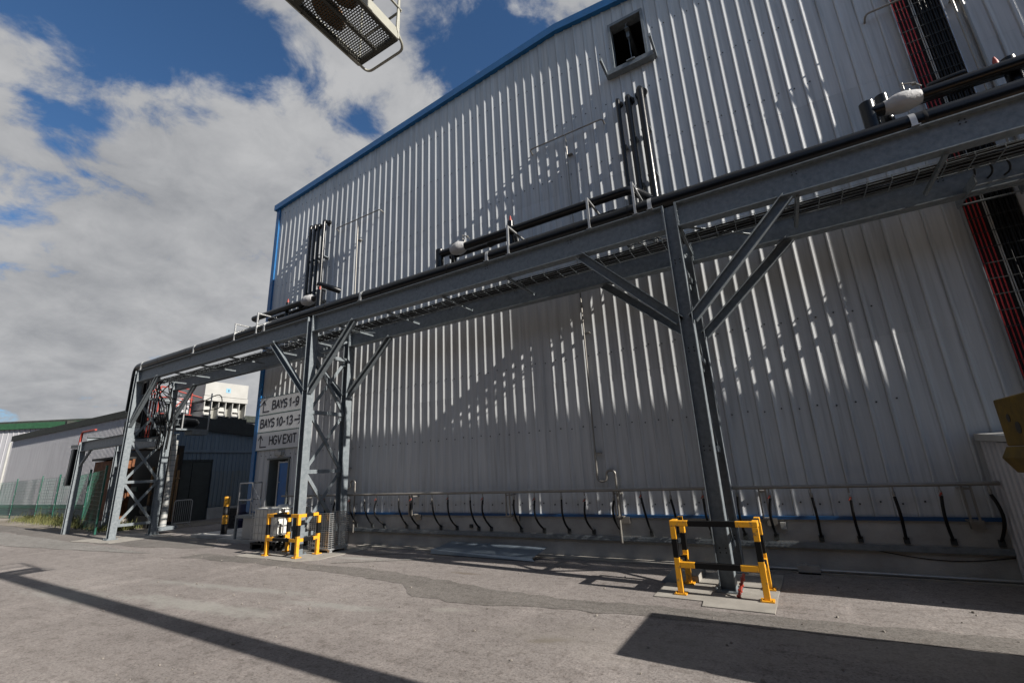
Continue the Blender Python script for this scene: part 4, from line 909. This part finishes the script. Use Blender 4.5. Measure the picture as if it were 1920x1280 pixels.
for i, (x, y, z1) in enumerate(((-25.5, 10.3, 2.6), (-24.9, 10.45, 3.1), (-24.35, 10.7, 3.1), (-24.15, 10.75, 2.4))):
    b = MB(); b.tube([(x, y, .2), (x, y, z1)], .05, 10); b.lathe((x, y, 1.4 + .2 * i), [(.05, 0), (.09, .02), (.09, .06), (.05, .08)], 10); b.build('pipe', M_rust2, t)
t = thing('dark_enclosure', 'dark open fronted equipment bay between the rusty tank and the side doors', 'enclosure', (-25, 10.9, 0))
bx(-30.4, -24.2, 10.84, 10.88, 0, 3.5, M_dark, 'bay_shade_panel', t); bx(-25.8, -24.2, 9.4, 10.84, 3.35, 3.5, M_dark, 'canopy', t)  # near-black panel paints in the darkness of the open bay
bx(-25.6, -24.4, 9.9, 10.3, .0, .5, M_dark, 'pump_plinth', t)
b = MB(); b.lathe((-25.3, 10.1, .72), [(.02, 0), (.2, .03), (.22, .5), (.02, .6)], 14, (1, 0, 0)); b.build('pump', M_fascia, t)
# thick black horizontal pipe behind tower
t = thing('capped_duct', 'fat black insulated pipe with rounded end behind the far tower', 'pipe', (-22, 9.4, 4.3))
b = MB(); b.tube(fillet([(-21.9, 8.05, 6.2), (-21.9, 8.05, 4.32), (-21.9, 9.0, 4.32), (-22.0, 10.1, 4.30)], .25), [.12] * 8 + [.2] * 6 if False else .19, 18); b.lathe((-22.0, 10.1, 4.30), [(.19, 0), (.17, .1), (.10, .18), (.02, .2)], 18, (-.04, 1, 0)); b.build('pipe', M_blackins, t)
b = MB(); b.box(-22.2, -21.6, 9.0, 10.55, 3.95, 4.02); b.box(-22.2, -21.6, 9.9, 10.55, 3.80, 3.95); pl = b.build('shelf', M_steel, t)
b = MB(); b.tube([(-21.6, 10.5, 4.0), (-21.6, 10.5, 5.6)], .03, 6); b.tube([(-21.6, 9.5, 4.0), (-21.6, 9.5, 5.4)], .03, 6); b.build('rail_post', M_steel2, t)
# white vertical duct
t = thing('perforated_duct', 'white perforated vertical duct wrapped with cables right of the far tower', 'duct', (-21.3, 9.3, 0))
b = MB(); b.tube([(-21.35, 9.22, .25), (-21.35, 9.22, 3.5)], .11, 14); b.build('duct', M_wpaint, t)
b = MB()
for k in range(16): b.lathe((-21.35, 9.22, .3 + k * .2), [(.113, 0), (.113, .03)], 14)
b.build('mesh_rings', M_steel, t)
bx(-21.7, -20.9, 8.9, 9.5, .12, .25, M_steel, 'base', t)
# cables and risers in the tower
t = thing('cable_tangle', 'tangle of black cables and drop lines inside the far tower', 'cables', (-21.1, 8.2, 4))
rc = random.Random(5)
for k in range(9):
    y0 = 7.8 + rc.random() * .6; x0 = -20.7 + rc.uniform(-.25, .25); y1 = 8.3 + rc.uniform(-.3, .3)
    b = MB(); b.tube(fillet([(x0 + .6, y0, 5.66), (x0, y0 + rc.uniform(-.1, .2), 5.5 + rc.uniform(-.2, .1)), (x0 + rc.uniform(-.3, .4), y1, 4.9 + rc.uniform(-.3, .3)), (x0 + rc.uniform(-.2, .2), y1 + .2, 4.0 + rc.uniform(-.3, .3)), (x0, y1 + .15, 3.1)], .35), rc.choice((.010, .014, .02)), 6); b.build('cable', M_black, t)
b = MB(); b.tube(fillet([(-21.0, 8.5, 5.2), (-21.0, 9.6, 4.9), (-21.0, 10.6, 5.6), (-21.2, 10.8, 4.9), (-21.2, 9.6, 4.7)], .5), .02, 6); b.build('cable', M_black, t)
for i, (y, c, r) in enumerate(((8.02, M_blackins, .075), (8.16, M_redp, .03), (8.26, M_redp, .025), (8.34, M_blackins, .03))):
    b = MB(); b.tube([(-21.35, y, 3.6), (-21.35, y, 5.95)], r, 10); o = b.build('riser_pipe', c); tag(o, ['fat black riser pipe inside the far tower', 'left red riser pipe inside the far tower', 'right red riser pipe inside the far tower', 'thin black riser pipe inside the far tower'][i], 'pipe', 'riser pipes in the far tower')
# crowd barrier
t = thing('crowd_barrier', 'grey tubular crowd barrier right of the far tower', 'barrier', (-23.5, 10.4, 0))
b = MB(); fp = fillet([(-23.2, 10.35, .12), (-23.2, 10.35, 1.1), (-23.2, 11.05, 1.1), (-23.2, 11.05, .12)], .1); b.tube(fp, .02, 8); b.tube([(-23.2, 10.35, .16), (-23.2, 11.05, .16)], .02, 8); b.build('frame', M_steel2, t)
b = MB()
for k in range(1, 9): b.tube([(-23.2, 10.35 + k * .078, .16), (-23.2, 10.35 + k * .078, 1.1)], .008, 6)
b.build('bars', M_steel2, t)
for y in (10.45, 10.95):
    b = MB(); b.tube([(-23.5, y, .02), (-23.2, y, .14), (-22.85, y, .02)], .015, 6); b.build('foot', M_steel2, t)

# ------------------------------------------------------------------ green mesh fence
t = thing('mesh_fence', 'green welded mesh fence with posts along the weedy verge', 'fence', (-30, 9, 0))
fp = [(-24.3, 8.15), (-29.5, 9.3), (-34.8, 10.4), (-37.7, 10.5), (-41.0, 10.6), (-47.5, 11.0), (-56, 11.3)]
hs = [2.6] * 7
for i, (x, y) in enumerate(fp):
    b = MB(); b.box(x - .035, x + .035, y - .03, y + .03, 0, hs[i] + .05)
    b.box(x - .04, x + .04, y - .04, y + .04, hs[i] + .05, hs[i] + .07); po = b.build('post', M_green, t)
    c = MB()
    for z in (.3, .95, 1.6): c.box(x + .036, x + .046, y - .045, y - .02, z, z + .05)
    c.build('clamp', M_steel2, po)
for i in range(len(fp) - 1):
    b = MB(); d = (Vector(fp[i + 1]) - Vector(fp[i])).length; meshpanel(b, (*fp[i + 1], 0), (*fp[i], 0), .05, 2.5, 14, int(d / .12), .0026); b.build('mesh_panel', M_green, t)
bx(-30.3, -27.7, 10.6, 10.65, 1.55, 1.75, M_green, 'green_board', None)['label'] = 'green board leaning behind the fence'; bpy.data.objects['green_board']['category'] = 'board'
b = MB(); b.obox((-26.9, 9.2, .2), (-25.6, 9.2, 1.35), .04, .04); b.obox((-26.4, 9.2, .1), (-25.1, 9.2, 1.3), .04, .04); b.obox((-26.9, 9.2, .2), (-26.4, 9.2, .1), .04, .04); b.obox((-25.6, 9.2, 1.35), (-25.1, 9.2, 1.3), .04, .04); b.obox((-26.3, 9.21, .7), (-25.8, 9.21, .65), .03, .03)
o = b.build('ladder_frame', M_steel2); tag(o, 'grey metal frame leaning behind the fence end post', 'frame')
# verge: weeds
rw = random.Random(9); b = MB()
for k in range(5200):
    x = rw.uniform(-44, -24.6); y = 8.75 + (-24.6 - x) * .085 + rw.gauss(0, .33) + .5
    big = (math.sin(x * 1.9) + math.sin(x * .8 + 1)) * .25 + .5
    h = rw.uniform(.10, .38) * (.5 + max(0, big)) * (1.7 if rw.random() < .12 else 1)
    a_ = rw.uniform(0, 6.28); w_ = rw.uniform(.008, .022); lx = rw.uniform(-.12, .12); ly = rw.uniform(-.12, .12)
    dx, dy = math.cos(a_) * w_, math.sin(a_) * w_
    b.add([(x - dx, y - dy, 0), (x + dx, y + dy, 0), (x + lx * .5 + dx * .7, y + ly * .5, h * .6), (x + lx, y + ly, h)], [(0, 1, 2), (0, 2, 3)])
    if rw.random() < .35:
        s_ = .04; b.add([(x + lx - s_, y + ly, h * .8), (x + lx, y + ly - s_, h * .86), (x + lx + s_, y + ly, h * .9), (x + lx, y + ly + s_, h * .98)], [(0, 1, 2, 3)])
struct(b.build('weeds', M_grass), 'stuff')
sheet('gravel_verge', [(-60, 9.6), (-24.2, 8.25), (-22.6, 9.2), (-22.6, 12.4), (-60, 12.4)], ground_mat('verge_gravel', (.20, .17, .13), (.26, .23, .19), (.34, .31, .27), bump=1.0), .012, .1, .4, 8)

# ------------------------------------------------------------------ lift basket overhead
BZ = 7.32
bk = thing('lift_basket', 'mesh floored work basket of a boom lift hanging overhead', 'lift basket', (-3.8, 2.6, BZ))
x0, x1, y0, y1 = -4.22, -3.50, 0.9, 3.42
b = MB(); b.box(x0, x0 + .05, y0, y1, BZ, BZ + .07); b.box(x1 - .05, x1, y0, y1, BZ, BZ + .07); b.box(x0 + .05, x1 - .05, y1 - .06, y1, BZ, BZ + .07); b.box(x0 + .05, x1 - .05, y0, y0 + .06, BZ, BZ + .07); b.box((x0 + x1) / 2 - .02, (x0 + x1) / 2 + .02, y0 + .06, y1 - .06, BZ, BZ + .04); b.box(x0 + .05, x1 - .05, 2.36, 2.42, BZ - .003, BZ + .055); b.box(x0 + .05, x1 - .05, 1.6, 1.66, BZ - .003, BZ + .055)
b.build('floor_frame', M_olive, bk)
b = MB(); y = y0 + .06; i = 0
while y < y1 - .06:
    b.box(x0 + .05, x1 - .05, y, y + .012, BZ + .045, BZ + .055)
    x = x0 + .05 + (.02 if i % 2 else 0)
    while x < x1 - .06: b.box(x, x + .008, y + .012, y + .03, BZ + .045, BZ + .055); x += .04
    y += .03; i += 1
b.build('expanded_mesh_floor', M_olive, bk)
b = MB(); b.tube(fillet([(x0 + .02, y1 - .25, BZ + .02), (x0 + .02, y1 + .12, BZ - .02), (x1 - .0, y1 + .12, BZ - .02), (x1 + .02, y1 - .05, BZ + .1), (x1 + .04, y1 - .02, BZ + 1.15)], .10), .018, 8); b.build('bumper_bar', M_cream, bk)
b = MB(); b.box(x1 + .002, x1 + .022, y0, y1 - .02, BZ + .0, BZ + .16); b.box(x0 - .022, x0 - .002, y0, y1 - .02, BZ + .0, BZ + .16); b.build('toe_board', M_cream, bk)
b = MB()
for z in (.5, 1.1):
    b.tube([(x1 + .02, y0, BZ + z), (x1 + .04, y1, BZ + z)], .016, 8); b.tube([(x0, y0, BZ + z), (x0, y1, BZ + z)], .016, 8); b.tube([(x0, y1, BZ + z), (x1 + .04, y1, BZ + z)], .016, 8)
for y in (y0, 1.7, 2.5, y1 - .02): b.tube([(x1 + .02, y, BZ), (x1 + .03, y, BZ + 1.1)], .014, 8); b.tube([(x0, y, BZ), (x0, y, BZ + 1.1)], .014, 8)
b.build('guard_rail', M_cream, bk)
def sack(cx, cy, lx, ly, lz, lab, a_):
    r_ = random.Random(int(cx * 100)); b = MB(); n = 14; mm = 8; vs = []
    for i in range(mm + 1):
        ph = math.pi * i / mm
        for k in range(n):
            th = 2 * math.pi * k / n; q = 1 + r_.uniform(-.08, .08)
            x = math.sin(ph) * math.cos(th) * lx / 2 * q; y = math.sin(ph) * math.sin(th) * ly / 2 * q; z = max(-.30, -math.cos(ph)) * lz / 2 * q
            vs.append((cx + x * math.cos(a_) - y * math.sin(a_), cy + x * math.sin(a_) + y * math.cos(a_), BZ + .058 + .15 * lz + z))
    fs = [(i * n + k, i * n + (k + 1) % n, (i + 1) * n + (k + 1) % n, (i + 1) * n + k) for i in range(mm) for k in range(n)]
    b.add(vs, fs, True); o = b.build('sack', M_tan); tag(o, lab, 'sack', 'sacks in the lift basket')
sack(-4.0, 2.72, .26, .5, .3, 'tan sack by the left edge of the basket floor', .1)
sack(-3.68, 2.62, .26, .46, .3, 'tan sack by the right edge of the basket floor', -.1)
# boom lift carrying it, outside the view at the right
bl = thing('boom_lift', 'boom lift outside the picture whose boom carries the basket', 'boom lift', (5.2, 2.4, 0))
b = MB(); A = Vector((4.8, 3.0, 2.2)); B = Vector((-1.2, 2.6, 8.7)); b.obox(A, B, .30, .36); b.build('boom', M_yel, bl)
b = MB(); b.obox(B, Vector((-3.45, 2.5, 7.9)), .2, .22); b.build('jib', M_yel, bl)
b = MB(); b.obox(Vector((-3.44, 2.4, 8.0)), Vector((-3.44, 2.4, 7.34)), .12, .2, (1, 0, 0)); b.build('basket_mount', M_yel, bl)
b = MB(); b.box(4.2, 6.6, 1.7, 3.2, .9, 1.9); b.build('turret', M_yel, bl, .08)
b = MB(); b.box(3.9, 6.9, 1.6, 3.3, .45, .85); b.build('chassis', M_fascia, bl, .05)
for x in (4.3, 6.4):
    for y in (1.45, 3.45):
        b = MB(); b.lathe((x, y - .15, .45), [(.3, 0), (.45, .03), (.45, .27), (.3, .3)], 20, (0, 1, 0)); b.build('wheel', M_black, bl)

# ------------------------------------------------------------------ unseen building added behind the camera to darken the shaded wall
t = thing('unseen_shade_building', 'unseen dark clad building added behind the viewpoint to dim the wall', 'building', (0, -10, 0))
M_opp = mat('dark_cladding', (0.07, 0.072, 0.075), .7, 0, .15, 1.5, stretch=(3, 3, .3))
b = MB(); ribbed(b, (34, -10), (-46, -10), 0, 12.0, 12.0, .5, .05); b.box(-46, 34, -30, -10.05, 0, 12.0); b.build('wall', M_opp, t)
b = MB(); b.box(-46.3, 34.3, -30.2, -9.8, 12.0, 12.4); b.build('roof_edge', M_fascia, t)

# ------------------------------------------------------------------ yellow machine at right edge
t = thing('yellow_machine', 'dirty yellow machine with a steel counterweight plate at the right edge', 'machine', (3, 5.4, 0))
YX = 1.72
b = MB(); b.box(YX, YX + .45, 4.55, 5.95, 1.78, 2.20); pl_ = b.build('counterweight', M_dyel, t, .015)
b = MB()
for y, z, r in ((5.72, 2.02, .035), (5.58, 1.93, .05)): b.lathe((YX - .004, y, z), [(r, 0), (r, .01)], 16, (1, 0, 0))
b.build('hole_shade_disc', M_dark, pl_)  # flat dark discs on the plate stand in for shaded holes
b = MB(); b.prism([(YX - .05, 1.68), (YX, 1.775), (YX + .5, 1.775), (YX + .5, 1.55), (YX + .02, 1.55)], 4.6, 5.98, 'y'); b.build('lower_lip', M_dyel, t)
b = MB(); b.box(YX + .06, YX + .15, 5.85, 5.94, .1, 1.55); b.box(YX + .03, YX + .12, 5.82, 5.90, 1.30, 1.46); b.build('yellow_post', mat('worn_yellow', (.42, .22, .015), .5, 0, .3, 9), t)
b = MB(); b.box(YX + .45, 5.2, 4.5, 5.95, .5, 2.0); b.build('body', M_dyel, t, .06)
b = MB(); b.box(YX + .5, 5.1, 4.6, 5.85, 1.99, 2.2); b.build('cab_roof', M_fascia, t, .04)
b = MB(); b.box(YX + .2, 5.2, 4.7, 5.75, .25, .5); b.build('chassis', M_fascia, t)
for x in (YX + .75, 4.6):
    for y in (4.35, 5.8):
        b = MB(); b.lathe((x, y, .42), [(.28, 0), (.42, .03), (.42, .23), (.28, .26)], 20, (0, 1, 0)); b.build('wheel', M_black, t)
# ribbed enclosure against the wall
t = thing('ribbed_enclosure', 'waist high grey ribbed metal enclosure against the wall at the right edge', 'enclosure', (3.2, 8.6, 0))
b = MB(); ribbed(b, (2.42, WY - .06), (2.42, 7.55), 0, 1.86, 1.78, .18, .02)
b.v = [(2.42 - (v[0] - 2.42) if v[0] > 2.42 else v[0], v[1], v[2]) for v in b.v]; b.build('side_panel', M_shed, t)
b = MB(); b.box(2.44, 4.6, 7.55, WY - .06, 0, 1.80); b.build('core_panels', M_shed, t)
b = MB(); b.prism([(7.5, 1.80), (7.5, 1.86), (WY - .05, 1.97), (WY - .05, 1.87)], 2.36, 4.7, 'x'); b.build('lid', M_wpaint, t)
